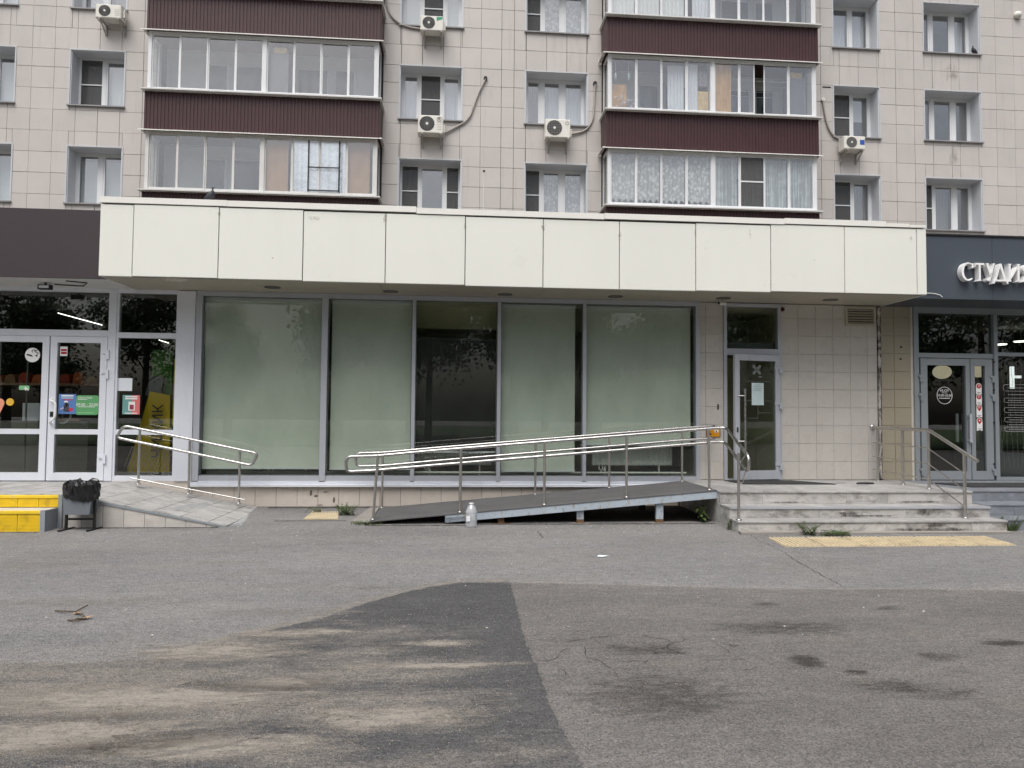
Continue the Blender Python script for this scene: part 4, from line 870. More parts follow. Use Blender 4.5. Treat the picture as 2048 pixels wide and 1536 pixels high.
b.tube([(-5.3,SY+.45,.55),(-4.5,SY+.45,.55)], .01, 6); b.tube([(-5.1,SY+.45,.98),(-4.45,SY+.45,.98)], .012, 6); b.build('wire_basket', M['steeldull'], t)
t = thing('bread_shelf', 'dim shelf with orange and tan goods inside the grocery', 'shelf', (-7, SY+1.6, .44)); MB().box(-8.5,-6.15,SY+1.6,SY+2.0,1.98,2.02).build('board', M['wood'], t)
for i in range(9): b = MB(); xx = -8.2+i*.23; h = rn.uniform(.13,.22); b.prism([(xx,SY+1.65,2.02),(xx+.19,SY+1.65,2.02),(xx+.17,SY+1.65,2.02+h*.8),(xx+.1,SY+1.65,2.02+h),(xx+.02,SY+1.65,2.02+h*.8)], (0,.2,0)); b.build('bag', pm('goods%d' % (i % 3), (lin(214,110,50), lin(170,130,90), lin(190,70,50))[i % 3], .6), t)
t = thing('checkout_counter', 'dim counter with pale goods inside the grocery door', 'counter', (-7, SY+1.0, .44)); MB().box(-7.9,-6.2,SY+1.0,SY+1.5,.44,1.36).build('counter_body', M['shopfloor'], t); MB().box(-6.75,-6.35,SY+1.0,SY+1.4,1.36,1.40).build('tray', M['wood'], t); MB().box(-7.3,-6.9,SY+1.05,SY+1.4,1.36,1.66).build('carton', M['paper'], t)
# ---- stickers and posters on the grocery glass
PYS = SY-.001
def card(name, label, cat, px0, py0, px1, py1, mt, y=PYS, corner=0):
    xa, za = W(px0, py0, y); xb, zb = W(px1, py1, y); t = thing(name, label, cat, ((xa+xb)/2, y, zb))
    if corner:
        pts = []
        for cx, cz, a0 in ((xb-corner, za-corner, 0), (xa+corner, za-corner, 90), (xa+corner, zb+corner, 180), (xb-corner, zb+corner, 270)):
            for i in range(5): a = R(a0+i*22.5); pts.append((cx+corner*math.cos(a), y, cz+corner*math.sin(a)))
        MB().prism(pts[::-1], (0,.002,0)).build('sheet', mt, t)
    else: MB().box(xa, xb, y, y+.002, zb, za).build('sheet', mt, t)
    return t, xa, xb, zb, za
c_ = lambda n, r, g, b_: pm(n, lin(r, g, b_), .5, var=.05, vs=9)
x, z = W(65, 710, PYS); t = thing('no_smoking_sticker', 'round white no-smoking sticker on the grocery door', 'sticker', (x, PYS, z))
MB().discy(x, PYS-.001, z, .112, .002, 32).build('disc', M['white'], t)
b = MB(); b.prism([(x-.085,PYS-.0025,z-.005),(x+.01,PYS-.0025,z-.03),(x-.01,PYS-.0025,z+.0),(x-.085,PYS-.0025,z+.02)][::1], (0,.001,0)); b.prism([(x+.03,PYS-.0025,z-.005),(x+.07,PYS-.0025,z-.03),(x+.08,PYS-.0025,z+.0)], (0,.001,0)); b.tube([(x+.06+.03*math.sin(i*1.1), PYS-.0025, z+.01+i*.011) for i in range(8)], .005, 5); b.tube([(x+.02+.03*math.cos(i*.7), PYS-.0025, z+.06+.022*math.sin(i*.7)) for i in range(7)], .005, 5); b.build('pictogram', M['ink'], t)
t, xa, xb, za, zb = card('notice', 'small white notice with two red bars at the top of the grocery door', 'notice', 120.5, 693, 134.5, 712, M['white'])
for f0, f1 in ((.52,.74),(.2,.44)): MB().box(xa+.012, xb-.008, PYS-.0015, PYS-.0005, za+(zb-za)*f0, za+(zb-za)*f1).build('bar', c_('noticered', 160, 30, 50), t)
t, xa, xb, za, zb = card('poster', 'blue poster with a figure on the grocery door', 'poster', 118, 788, 151, 828, c_('posterblue', 92, 130, 186))
for f0, f1, u0, u1, mt in ((.88,.95,.15,.85,M['white']),(.78,.83,.15,.85,c_('posterpale',180,215,225)),(.69,.74,.27,.8,c_('posterred',206,70,100))): MB().box(xa+(xb-xa)*u0, xa+(xb-xa)*u1, PYS-.0015, PYS-.0005, za+(zb-za)*f0, za+(zb-za)*f1).build('print_line', mt, t)
P2 = lambda u, v: (xa+(xb-xa)*u, PYS-.0016, za+(zb-za)*v)
for pts, mt in (([(.3,.12),(.62,.10),(.60,.50),(.42,.60),(.30,.45)], c_('figgrey',70,72,86)), ([(.30,.58),(.56,.58),(.50,.66),(.36,.66)], M['white']), ([(.58,.12),(.82,.15),(.84,.30),(.62,.30)], c_('figred',200,60,80)), ([(.08,.20),(.40,.30),(.38,.36),(.10,.28)], c_('figpale',210,190,200)), ([(.42,.38),(.52,.38),(.50,.54),(.44,.54)], c_('figface',216,206,206))): MB().prism([P2(*p) for p in pts], (0,.0006,0)).build('figure', mt, t)
t, xa, xb, za, zb = card('opening_hours_sign', 'rounded green sign reading 09:00 - 22:00 on the grocery door', 'sign', 152.5, 790.5, 196, 830, c_('hoursgreen', 98, 162, 108), corner=.03)
text('09:00 - 22:00', .062, (xa+xb)/2, PYS-.0012, za+(zb-za)*.52, M['white'], 'hours', t); text('РАБОТАЕМ', .038, xa+.03, PYS-.0012, za+(zb-za)*.87, M['white'], 'heading', t, 'LEFT')
for f, u in ((.78,.5),(.40,.86)): MB().box(xa+.03, xa+(xb-xa)*u, PYS-.0015, PYS-.0008, za+(zb-za)*f, za+(zb-za)*f+.008).build('print_line', M['white'], t)
MB().box(xa+.03, xa+(xb-xa)*.8, PYS-.0015, PYS-.0008, za+.028, za+.04).build('print_line', c_('hourspale', 140, 200, 150), t)
t, xa, xb, za, zb = card('pet_sticker', 'small green sticker with a white dog on the grocery door', 'sticker', 38, 771, 58.5, 780, c_('petgreen', 130, 190, 140), corner=.015)
b = MB(); q = [(.55,-.2),(.6,-.55),(.5,-.62),(.58,-.75),(.62,-1.15),(.70,-1.15),(.70,-.9),(.85,-.9),(.86,-1.15),(.94,-1.15),(.92,-.8),(.98,-.62),(.92,-.66),(.72,-.62),(.68,-.3)]
b.prism([(xa+(xb-xa)*u, PYS-.002, za+(zb-za)*(1+v)-.0) for u, v in q], (0,.001,0)); b.build('dog_print', M['white'], t)
x, z = W(20, 804, PYS); t = thing('round_sticker', 'round yellow sticker on the grocery door', 'sticker', (x, PYS, z)); MB().discy(x, PYS-.001, z, .058, .002, 24).build('disc', c_('dotyellow', 232, 186, 70), t)
x, z = W(0, 806, PYS); t = thing('balloon_sticker', 'pink balloon shaped sticker at the edge of the grocery door', 'sticker', (x, PYS, z)); MB().prism([(x+.065*math.cos(a), PYS-.001, z+.07*math.sin(a)) for a in [R(200-i*22) for i in range(11)]]+[(x-.0, PYS-.001, z-.17)], (0,.002,0)).build('print', c_('balloon', 236, 160, 130), t)
t = card('paper_sheet', 'blank pale paper sheet on the grocery side window', 'notice', 236, 756, 264, 782, M['paper'], SY+.015)[0]
t, xa, xb, za, zb = card('poster', 'teal and pink poster on the grocery side window', 'poster', 245.5, 790, 279, 829, c_('posterteal', 110, 160, 155), SY+.015)
yq = SY+.0135
MB().box(xa+(xb-xa)*.55, xb, yq, yq+.0008, za, zb).build('print_half', c_('posterpink', 216, 120, 120), t)
for f0, f1 in ((.88,.95),(.78,.85),(.04,.09)): MB().box(xa+.04, xb-.04, yq-.001, yq, za+(zb-za)*f0, za+(zb-za)*f1).build('print_line', M['white'], t)
MB().box(xa+(xb-xa)*.35, xa+(xb-xa)*.72, yq-.001, yq, za+(zb-za)*.2, za+(zb-za)*.66).build('print_box', M['white'], t); MB().box(xa+(xb-xa)*.42, xa+(xb-xa)*.66, yq-.002, yq-.001, za+(zb-za)*.25, za+(zb-za)*.5).build('print_box', c_('posterwine', 150, 60, 80), t)
# notice on the vacant shop's ajar door
t = thing('paper_notice', 'pale printed notice taped inside the ajar glass door', 'notice', P_(.42, -.01, 1.95))
b = MB(); leafbox(b, .30, .53, -.008, -.006, 1.73, 2.10); b.build('sheet', pm('noticepale', lin(196,214,214), .7), t)
b = MB()
for i, (u0, u1) in enumerate(((.36,.47),(.33,.50),(.33,.49),(.34,.50))): leafbox(b, u0, u1, -.0095, -.008, 2.065-i*.03, 2.071-i*.03)
b.build('print_line', pm('printgrey', lin(110,124,126), .7), t)
# ---------------------------------------------------------------- beauty studio (right)
stud = thing('beauty_studio', 'studio entrance with slate grey fascia, raised letters and grey framed glass door', 'shop', (9, SY, 0))
b = MB(); b.box(CX1+.01, 18, FY+.03, FY+.06, 3.47, 4.45); sf = b.build('fascia', M['joint'], stud)
fx = [CX1+.004, 8.62, 10.4, 12.2, 14, 16, 18]
for i in range(len(fx)-1): MB().chip(fx[i]+.002, fx[i+1]-.002, FY, FY+.03, 3.45, 4.47, .003).build('panel', M['studio_fascia'], sf)
MB().box(CX1+.01, 18, FY+.032, SY, 3.452, 3.47).build('soffit', pm('studio_soffit', lin(70,74,80), .4), stud)
MB().box(CX1+.0, 18, FY-.02, FY+.04, 4.472, 4.50).build('cap_flashing', M['blackmetal'], stud)
# raised serif letters, drawn in a 1-high cell
def arc(cx, cz, rx, rz, a0, a1, n): return [(cx+rx*math.cos(R(a0+(a1-a0)*i/n)), cz+rz*math.sin(R(a0+(a1-a0)*i/n))) for i in range(n+1)]
LET = {
 'С': [arc(.50,.5,.46,.52,48,315,18)+arc(.56,.5,.36,.455,308,55,16), [(.74,.72),(.86,.70),(.86,.98),(.80,.90)]],
 'Т': [[(.37,.08),(.37,.90),(.53,.90),(.53,.08),(.66,0),(.24,0)], [(.0,1),(.90,1),(.90,.76),(.84,.90),(.06,.90),(.0,.76)]],
 'У': [[(.02,1),(.30,1),(.25,.94),(.50,.40),(.40,.22)], [(.62,1),(.88,1),(.80,.94),(.42,.06),(.26,-.02),(.08,.04),(.12,.18),(.28,.12),(.36,.20),(.66,.94)]],
 'Д': [[(.14,.10),(.46,1),(.56,1),(.86,.10),(.72,.10),(.47,.80),(.24,.10)], [(.0,-.14),(.08,.10),(.94,.10),(1.0,-.14),(.92,-.14),(.84,0),(.16,0),(.08,-.14)]],
 'И': [[(.0,0),(.28,0),(.22,.06),(.22,.94),(.28,1),(.0,1),(.07,.94),(.07,.06)], [(.64,0),(.94,0),(.87,.06),(.87,.94),(.94,1),(.64,1),(.71,.94),(.71,.06)], [(.21,.10),(.21,.26),(.72,.90),(.72,.74)]],
 'Я': [[(.62,0),(.94,0),(.87,.06),(.87,.94),(.94,1),(.40,1)]+arc(.40,.73,.34,.27,90,270,10)+[(.72,.46),(.72,.54),(.42,.54)]+arc(.42,.73,.22,.19,270,90,8)+[(.72,.92),(.72,.06)], [(.02,0),(.20,.0),(.52,.48),(.36,.48)]],
}
lz0 = 3.735; LH = .285
for ch, pa, pb in (('С',1919,1951),('Т',1948,1971),('У',1969,1994),('Д',1983,2017),('И',2013,2043),('Я',2042,2068)):
    y = FY-.11; xa, _ = W(pa+3, 548, y); xb, _ = W(pb, 548, y); b = MB()
    for poly in LET[ch]:
        b.prism([(xa+u*(xb-xa), y+.0, lz0+v*LH) for u, v in poly][::-1], (0,.10,0))
    b.build('letter', M['letter'], sf)
# tiled pier
b = MB(); b.box(7.265, 7.85, SY+.012, SY+.2, 0, 3.46); sw_ = b.build('wall', M['groutlight'], stud)
srow = [LZ, .788,1.096,1.405,1.714,2.023,2.332,2.64,2.948,3.269,3.455]; scol = [7.268,7.502,7.808,7.85]
for i in range(2):
    for j in range(len(srow)-1): put_tile(scol[i], scol[i+1], srow[j], srow[j+1], SY, 'studiotile', sw_, .0035)
for px, py in ((1802,694),(1801,718)): x, z = W(px, py, SY); MB().box(x-.016, x+.016, SY-.004, SY+.002, z-.016, z+.016).build('drill_hole', M['dark'], sw_)
# frame and double door
b = MB(); A_ = M['aludark']
b.box(7.85, 7.93, SY-.03, SY+.08, LZ, 3.455); b.box(7.93, 13, SY-.025, SY+.08, 3.355, 3.455); b.box(9.295, 9.365, SY-.04, SY+.08, LZ, 3.355); b.box(7.93, 9.295, SY-.022, SY+.08, 2.58, 2.66); b.box(9.365, 13, SY-.022, SY+.08, 2.63, 2.69); b.box(9.365, 13, SY-.022, SY+.08, LZ, .535); b.box(11.3,11.37,SY-.03,SY+.08,.535,3.355)
sfr = b.build('entrance_frame', A_, stud)
for a, c, z0, z1 in ((7.93,9.295,2.66,3.355),(9.365,11.3,2.69,3.355),(9.365,11.3,.535,2.63),(11.37,13,.535,3.355)): MB().box(a, c, SY+.02, SY+.026, z0, z1).build('pane', M['glass_dark'], sfr)
for (x0, x1, g0, g1) in ((7.955,8.845,8.075,8.77),(8.86,9.26,8.935,9.125)):
    b = MB(); b.box(x0, g0, SY-.035, SY+.05, LZ+.01, 2.565); b.box(g1, x1, SY-.035, SY+.05, LZ+.01, 2.565); b.box(g0, g1, SY-.034, SY+.05, LZ+.01, .636); b.box(g0, g1, SY-.034, SY+.05, 2.45, 2.565)
    sd_ = b.build('door', A_, stud); MB().box(g0, g1, SY+.0, SY+.006, .636, 2.45).build('pane', M['glass_dark'], sd_)
    for z in (2.22, 1.90, .62):
        hx = x0 if g0 == 8.075 else x1; b = MB(); b.box(hx-.045, hx+.03, SY-.055, SY-.036, z+.02, z+.06); b.box(hx-.02, hx+.03, SY-.06, SY-.03, z-.06, z+.04); b.build('hinge', A_, sd_)
    if g0 == 8.075:
        b = MB()
        for hx, y in ((8.805, SY-.09), (8.70, SY+.10)):
            b.box(hx-.022, hx+.022, y-.01, y+.015, 1.13, 1.62); b.box(hx-.025, hx+.025, min(y,SY-.03), max(y,SY-.03)+.02, 1.57, 1.60) if y < SY else None; b.box(hx-.025, hx+.025, y, SY-.03, 1.15, 1.18) if y < SY else None
        b.build('handle', M['alu'], sd_)
for px, py in ((1909,632),(1945,634),(2004,637)): x, z = W(px, py, SY); MB().box(x-.045, x+.045, SY+.03, SY+.035, z-.045, z+.045).build('sensor', M['ink'], sfr)
for py in (724, 780, 845, 928): x, z = W(1988, py, SY-.04); b = MB(); b.discy(x, SY-.048, z, .016, .008, 10); b.build('frame_plug', M['ink'], sfr)
# interior
b = MB(); x0, x1, y0, y1 = 7.4, 13.5, SY+.12, SY+5.5
b.face([(x0,y1,.4),(x1,y1,.4),(x1,y1,3.45),(x0,y1,3.45)]); b.face([(x0,y0,.4),(x0,y1,.4),(x0,y1,3.45),(x0,y0,3.45)]); b.face([(x1,y1,.4),(x1,y0,.4),(x1,y0,3.45),(x1,y1,3.45)]); b.face([(x0,y0,3.45),(x0,y1,3.45),(x1,y1,3.45),(x1,y0,3.45)]); b.face([(x0,y0,.44),(x1,y0,.44),(x1,y1,.44),(x0,y1,.44)])
b.build('interior', pm('studio_dark', lin(72,70,62), .8, var=.2), stud)
for i, (px, py) in enumerate(((2001,690),(2040,684))):
    x, z = W(px, py, SY+2.5); b = MB(); b.lathe([(0,0),(.11,0),(.12,.02),(0,.02)], (x,SY+2.5,z), 18); b.build('ceiling_lamp', emit('spot%d' % i, (1,.96,.88), 3.0), stud)
for px, py, rr in ((1884,744,.16),(1957,741,.16)):
    x, z = W(px, py, SY+1.2); t = thing('paper_lantern', 'round cream paper lantern behind the studio door glass' if px < 1900 else 'round cream paper lantern half seen through the narrow studio door', 'lantern', (x, SY+1.2, z), 'paper lanterns in the studio')
    b = MB(); b.lathe([(rr*math.sin(R(a)), -rr*.82*math.cos(R(a))) for a in range(0, 181, 15)], (x, SY+1.2, z), 20); b.build('shade', emit('lantern%d' % px, (1,.86,.62), .36), t); b = MB(); b.tube([(x,SY+1.2,z+rr*.8),(x,SY+1.2,3.44)], .006, 6); b.build('cord', M['ink'], t)
x, z = W(2026, 753, SY+1.6); t = thing('wall_lamp', 'lit white T-shaped lamp inside the studio window', 'lamp', (x, SY+1.6, z)); b = MB(); b.box(x-.03, x+.03, SY+1.6, SY+1.65, z-.24, z+.20); b.box(x+.03, x+.18, SY+1.6, SY+1.65, z-.03, z+.02); b.build('light_bar', emit('lampbar', (.95,.98,1), 1.1), t)
t = thing('draped_chair', 'pale draped armchair behind the studio window', 'chair', (9.9, SY+.9, .44)); b = MB(); b.prism([(9.55,SY+.8,.9),(10.1,SY+.8,.9),(10.05,SY+.8,1.5),(9.9,SY+.8,1.85),(9.7,SY+.8,2.0),(9.58,SY+.8,1.9)], (0,.3,0)); b.build('backrest', M['curtaingrey'], t); MB().box(9.5,10.5,SY+.7,SY+1.3,.44,.9).build('seat', M['bingrey'], t)
t = thing('reception_sofa', 'dim grey sofa behind the studio door', 'sofa', (8.3, SY+1.6, .44)); MB().box(7.7,8.7,SY+1.5,SY+2.1,.44,1.0).build('seat', M['bingrey'], t); MB().box(7.7,8.7,SY+2.1,SY+2.3,.44,1.45).build('backrest', M['bingrey'], t)
# string lights and white window lettering
for i, px in enumerate((1998,2006,2014,2022,2031,2042,2052,2064)):
    x, _ = W(px, 760, SY+.06); rr = random.Random(i); t = thing('string_light', 'thin strand of unlit string lights hanging in the studio window', 'string light', (x, SY+.06, 3.3), 'string lights in the studio window')
    pts = [(x+rr.uniform(-.012,.012)+.02*math.sin(j*.5+i), SY+.06, 3.34-j*.115) for j in range(24 if i < 6 else 20)]; b = MB(); b.tube(pts, .0028, 4, False)
    for p in pts[8:]:
        b.box(p[0]-.016, p[0]+.002, SY+.058, SY+.062, p[2]-.003, p[2]+.003) if rr.random() < .6 else b.box(p[0], p[0]+.018, SY+.058, SY+.062, p[2]-.003, p[2]+.003)
    b.build('wire', pm('strwire', lin(170,170,166), .5), t)
b = MB(); x0, _ = W(2006, 800, SY-.002); zs = [W(2010, py, SY-.002)[1] for py in (769,782,796,805,815,825,835,844,854,863)]
for i in range(0, len(zs), 1):
    b.tube([(x0+.06, SY-.004, zs[i]), (x0+1.0, SY-.004, zs[i])], .0017, 4)
for i in range(0, len(zs)-1, 2):
    m_, r_ = (zs[i]+zs[i+1])/2, (zs[i]-zs[i+1])/2; b.tube([(x0+.06-r_*math.sin(a), SY-.004, m_+r_*math.cos(a)) for a in [R(k*18) for k in range(11)]], .0017, 4, False)
b.build('price_list_lines', M['white'], sfr)
b = MB()
for i, z in enumerate(zs[:-1]):
    rr = random.Random(i+40); xx = x0+.10
    while xx < x0+.75: w = rr.uniform(.01,.03); b.box(xx, xx+w, SY-.003, SY-.001, (z+zs[i+1])/2-.006, (z+zs[i+1])/2+.006); xx += w+.008
b.build('price_list_print', pm('printpale', lin(150,150,150), .6), sfr)
# studio stickers
x, z = W(1889, 791, SY-.002); t = thing('opening_hours_sticker', 'round white-lined sticker reading HLOY and 10:00-22:00 on the studio door', 'sticker', (x, SY-.003, z))
b = MB(); b.tube([(x+.138*math.cos(2*math.pi*i/36), SY-.003, z+.145*math.sin(2*math.pi*i/36)) for i in range(37)], .0045, 5, False); b.build('ring', M['white'], t)
text('HLOY', .062, x, SY-.003, z+.082, M['white'], 'heading', t); text('10:00-22:00', .056, x, SY-.003, z+.0, M['white'], 'hours', t); MB().box(x-.1, x+.1, SY-.004, SY-.002, z-.052, z-.042).build('print_line', M['white'], t); MB().box(x-.05, x+.05, SY-.004, SY-.002, z+.042, z+.048).build('print_line', M['printpale'] if 'printpale' in M else M['white'], t)
red = pm('badgered', lin(190,44,54), .5)
for i, (py0, py1, cy) in enumerate(((767,789,772.5),(789,810,794),(810,835,815),(835,862,841))):
    px = 1957.5+i*.5; y = SY-.003-.0006*i; x, zc = W(px, cy, y); _, z1 = W(px, py0, y); _, z0 = W(px, py1, y)
    which = ('topmost', 'second', 'third', 'lowest')[i]; t = thing('badge_sticker', 'red and white award badge sticker, %s in the strip on the narrow studio door' % which, 'sticker', (x, y, z0), 'badge strip on the studio door')
    r_ = .052; b = MB(); b.prism([(x-r_,y,zc),(x-r_,y,z0),(x,y,z0+.02),(x+r_,y,z0),(x+r_,y,zc)]+[(x+r_*math.cos(R(a)), y, zc+r_*math.sin(R(a))) for a in range(15, 180, 15)], (0,.0005,0)); b.build('ribbon', M['white'], t)
    pin = [(x+.041*math.cos(R(a)), y-.0015, zc+.041*math.sin(R(a))) for a in range(-30, 211, 15)]+([(x, y-.0015, zc-.068)] if i > 1 else [(x+.041*math.cos(R(a)), y-.0015, zc+.041*math.sin(R(a))) for a in (230, 270, 310)])
    MB().prism(pin, (0,.0005,0)).build('badge', red, t)
    if i < 3: text('Я', .062, x, y-.002, zc, M['white'], 'emblem', t)
    else: MB().discy(x, y-.0025, zc, .014, .0006, 10).build('emblem', M['white'], t)
    MB().box(x-.035, x+.035, y-.0012, y-.0004, z0+.032, z0+.040).build('print_line', M['ink'], t)
# ---------------------------------------------------------------- entrance stairs (marble)
SX0, SX1 = 3.75, 7.52
st = thing('entrance_stairs', 'three grey marble steps and landing before the ajar glass door', 'stairs', (5.6, 9.8, 0))
def course(y, z0, z1, x0, x1, mt, par, widths, th=.02):
    x = x0; i = 0
    while x < x1-.01:
        w = widths[i % len(widths)]; xe = min(x+w, x1); xe = x1 if x1-xe < .08 else xe
        MB().chip(x+.0012, xe-.0012, y-th, y, z0, z1, .0015).build('slab', M[mt], par); x = xe; i += 1
SZ = [(.155, 9.20, 9.55), (.305, 9.51, 9.90), (LZ, 9.85, SY)]
zprev = 0
for i, (z, y0, y1) in enumerate(SZ):
    b = MB(); b.box(SX0+.02, SX1-.02, y0+.001, y1 if i < 2 else SY+.005, 0 if i == 0 else .0, z-.022); sp_ = b.build('step', M['grout'], st)
    course(y0, zprev+.001, z-.026, SX0, SX1, 'marble', sp_, ([.70,.62,.72,.60,.62],[.66,.62,.62,.64,.66],[.62,1.24,.62,.60,.64])[i])
    # side slabs
    MB().box(SX0, SX0+.02, y0+.0, (SZ[i+1][1] if i < 2 else SY-.01), .0, z-.026).build('slab', M['marble'], sp_)
    MB().box(SX1-.02, SX1, y0+.0, (SZ[i+1][1] if i < 2 else 10.0), .0, z-.026).build('slab', M['marble'], sp_)
    # treads
    if i < 2:
        x = SX0-.008
        for k in range(4): MB().chip(x+.001, x+.944, y0-.035, SZ[i+1][1]-.001, z-.024, z, .003).build('tread', M['marbletread'], sp_); x += .9465
    else:
        for r in range(3):
            ya = (9.85-.035, 10.42, 11.0)[r]; yb = (10.418, 10.998, SY-.004)[r]; x = SX0-.008
            for k in range(6): MB().chip(x+.0012, x+.6297, ya, yb, z-.024, z, .002).build('tread', M['marbletread'], sp_); x += .631
    zprev = z
MB().box(SX0+.02, SX1, 9.508-.038, 9.508-.028, .279, .309).build('metal_nosing', M['alu'], st)
b = MB(); b.prism([(3.72,9.02,0),(4.95,9.02,0),(5.02,9.18,0),(3.75,9.18,0)], (0,0,.035)); b.build('kerb_stone', M['concrete'], st)
b = MB(); b.box(5.02, 7.5, 9.06, 9.18, -.01, .02); b.build('kerb_stone', M['concrete'], st)
for zz_, yy in ((.309, 9.49), (.155,9.3)): pass
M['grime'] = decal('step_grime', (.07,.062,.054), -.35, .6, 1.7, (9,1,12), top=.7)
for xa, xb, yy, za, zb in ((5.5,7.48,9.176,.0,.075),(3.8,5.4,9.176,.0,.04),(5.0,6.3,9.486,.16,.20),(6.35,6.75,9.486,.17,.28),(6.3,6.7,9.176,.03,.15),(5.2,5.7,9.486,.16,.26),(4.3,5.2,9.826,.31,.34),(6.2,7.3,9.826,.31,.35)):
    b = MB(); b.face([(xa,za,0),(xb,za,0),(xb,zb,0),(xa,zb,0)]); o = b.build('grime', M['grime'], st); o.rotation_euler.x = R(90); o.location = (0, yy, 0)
# dark wear patch on the landing, pale worn screed at the door
t = tag(MB().prism([(4.50,10.80,LZ+.001),(4.42,11.40,LZ+.001),(5.55,11.40,LZ+.001),(6.00,10.80,LZ+.001)][::-1], (0,0,.012)).build('door_mat', M['mat']), 'worn charcoal mat lying before the ajar door', 'mat')
b = MB(); b.face([(5.5,11.55,LZ+.004),(5.6,11.20,LZ+.004),(6.05,10.85,LZ+.004),(6.45,10.9,LZ+.004),(6.4,11.35,LZ+.004),(6.3,11.55,LZ+.004)]); b.build('mortar_smear', M['cementsplash'], st)
t = thing('rag', 'dark crumpled rag lying on the marble landing', 'rag', (6.5,10.9,LZ)); b = MB(); rr = random.Random(4); b.prism([(6.36,10.86,LZ+.002),(6.52,10.82,LZ+.002),(6.68,10.90,LZ+.002),(6.60,10.97,LZ+.002),(6.45,10.95,LZ+.002)], (.01,0,.022)); b.build('cloth', M['mat'], t)
# studio steps
ss = thing('studio_stairs', 'blue-grey stone steps leading to the studio door', 'stairs', (9.5, 10, 0))
for i, (z, y0, y1) in enumerate(((.155,9.32,9.75),(.315,9.68,10.1),(.475,10.03,SY+.005))):
    b = MB(); b.box(SX1+.004, 13, y0+.001, y1, 0, z-.024); q = b.build('step', M['groutdark'], ss)
    course(y0, (0,.156,.316)[i], z-.026, SX1+.004, 10.5, 'studiostone', q, ([.52,.42,.62],[.5,.46,.6],[.35,.46,.48])[i])
    x = SX1+.004
    for k in range(5): MB().chip(x+.001, x+.599, y0-.03, y1 if i == 2 else (9.68,10.03)[i], z-.024, z, .003).build('tread', M['studiostone'], q); x += .6
tag(MB().prism([(7.95,10.42,.476),(7.75,11.05,.476),(10.6,11.05,.476),(10.6,10.42,.476)], (0,0,.014)).build('entrance_mat', M['mat']), 'long black rubber mat before the studio door', 'mat')
# ---------------------------------------------------------------- tactile paving
def tactile(pts, parent, nrid, z=.008):
    """pts: near-left, near-right, far-right, far-left; raised bars run across"""
    b = MB(); a, c, d, e = [Vector((x, y, 0)) for x, y in pts]; zz = Vector((0,0,z)); b.prism([a+zz*.1, c+zz*.1, d+zz*.1, e+zz*.1], (0,0,z*.9))
    for i in range(nrid):
        f0, f1 = (i+.2)/nrid, (i+.65)/nrid
        # diagonal bars
        p0, p1 = a.lerp(c, f0), a.lerp(c, f1); q1, q0 = e.lerp(d, f1), e.lerp(d, f0)
        b.prism([p0+zz, p1+zz, q1+zz, q0+zz], (0,0,.010))
    return b.build('slab', M['tactile'], parent)
tp = thing('tactile_paving', 'worn yellow tactile slabs laid along the foot of the marble steps', 'paving', (5.4, 8.5, 0))
nx = [3.90,4.40,4.88,5.37,5.85,6.36,6.84]
for i in range(6):
    if i in (1,): pass
    tactile([(nx[i]+.012,8.19),(nx[i+1]-.012,8.19),(nx[i+1]+.055,8.79),(nx[i]+.079,8.79)], tp, 9)
tg = thing('tactile_slab', 'single yellow tactile slab among weeds by the shop plinth', 'paving', (-1.9,10.7,.03)); o = tactile([(-2.12,10.32),(-1.64,10.32),(-1.74,11.05),(-2.14,11.05)], tg, 12); o.location.z += .028
# ---------------------------------------------------------------- metal ramp
rp = thing('metal_ramp', 'steel access ramp with black rubber deck and rusty pale blue beam', 'ramp', (1.3, 10.6, 0))
RX0, RX1, RY0, RY1 = -1.15, 3.748, 9.93, 11.36
dz = lambda x: .06+.0868*(x-RX0)
b = MB(); n = 24; vs_ = []
for i in range(n+1):
    x = RX0+(RX1-RX0)*i/n
    for y in (RY0, RY1): vs_.append((x, y, dz(x)+.002*math.sin(i*1.7))); 
    for y in (RY0, RY1): vs_.append((x, y, dz(x)-.014))
f_ = []
for i in range(n):
    a = 4*i; c = a+4; f_ += [(a, c, c+1, a+1), (a+2, a+3, c+3, c+2), (a, a+2, c+2, c), (a+1, c+1, c+3, a+3)]
b.add(vs_, f_); b.add(vs_[-4:], [(0,2,3,1)]); b.build('deck', M['rubber'], rp)
def sbeam(x0, x1, y0, y1, top, bot, mt, name):
    b = MB(); b.prism([(x0,y0,max(dz(x0)-bot, .012)),(x1,y0,dz(x1)-bot),(x1,y0,dz(x1)-top),(x0,y0,dz(x0)-top)], (0,y1-y0,0)); return b.build(name, M[mt], rp)
sbeam(-.12, RX1, RY0+.006, RY0+.05, .016, .115, 'beam', 'beam'); sbeam(-.3, RX1, RY1-.05, RY1-.006, .016, .10, 'beam', 'beam')
b = MB(); b.prism([(-.12,RY0+.003,.016),(.3,RY0+.003,dz(.3)-.10),(.3,RY0+.003,dz(.3)-.06),(-.12,RY0+.003,dz(-.12)-.04)], (0,.003,0)); b.build('rust_patch', M['wear'], rp)
for x in (0.9, 2.0, 3.1): sbeam(x, x+.06, RY0+.05, RY1-.05, .016, .10, 'blackmetal', 'cross_member')
for i, (px, py, w) in enumerate(((1002,1046,.09),(1161,1046,.095),(1325,1048,.10))):
    x = G(px, py, .02)[0]; y = RY0+.055
    b = MB(); b.box(x-w/2, x+w/2, y, y+.07, .012, dz(x)-.095); b.build('leg', M['rust'] if i == 0 else M['beam'], rp)
    b = MB(); b.box(x-.13, x+.13, y-.06, y+.13, .010, .018); b.build('foot_plate', M['concrete'] if i else M['rust'], rp)
    if i: b = MB(); b.box(x-w/2-.002, x+w/2+.002, y-.002, y+.068, .018, .07); b.build('rust_foot', M['rust'], rp)
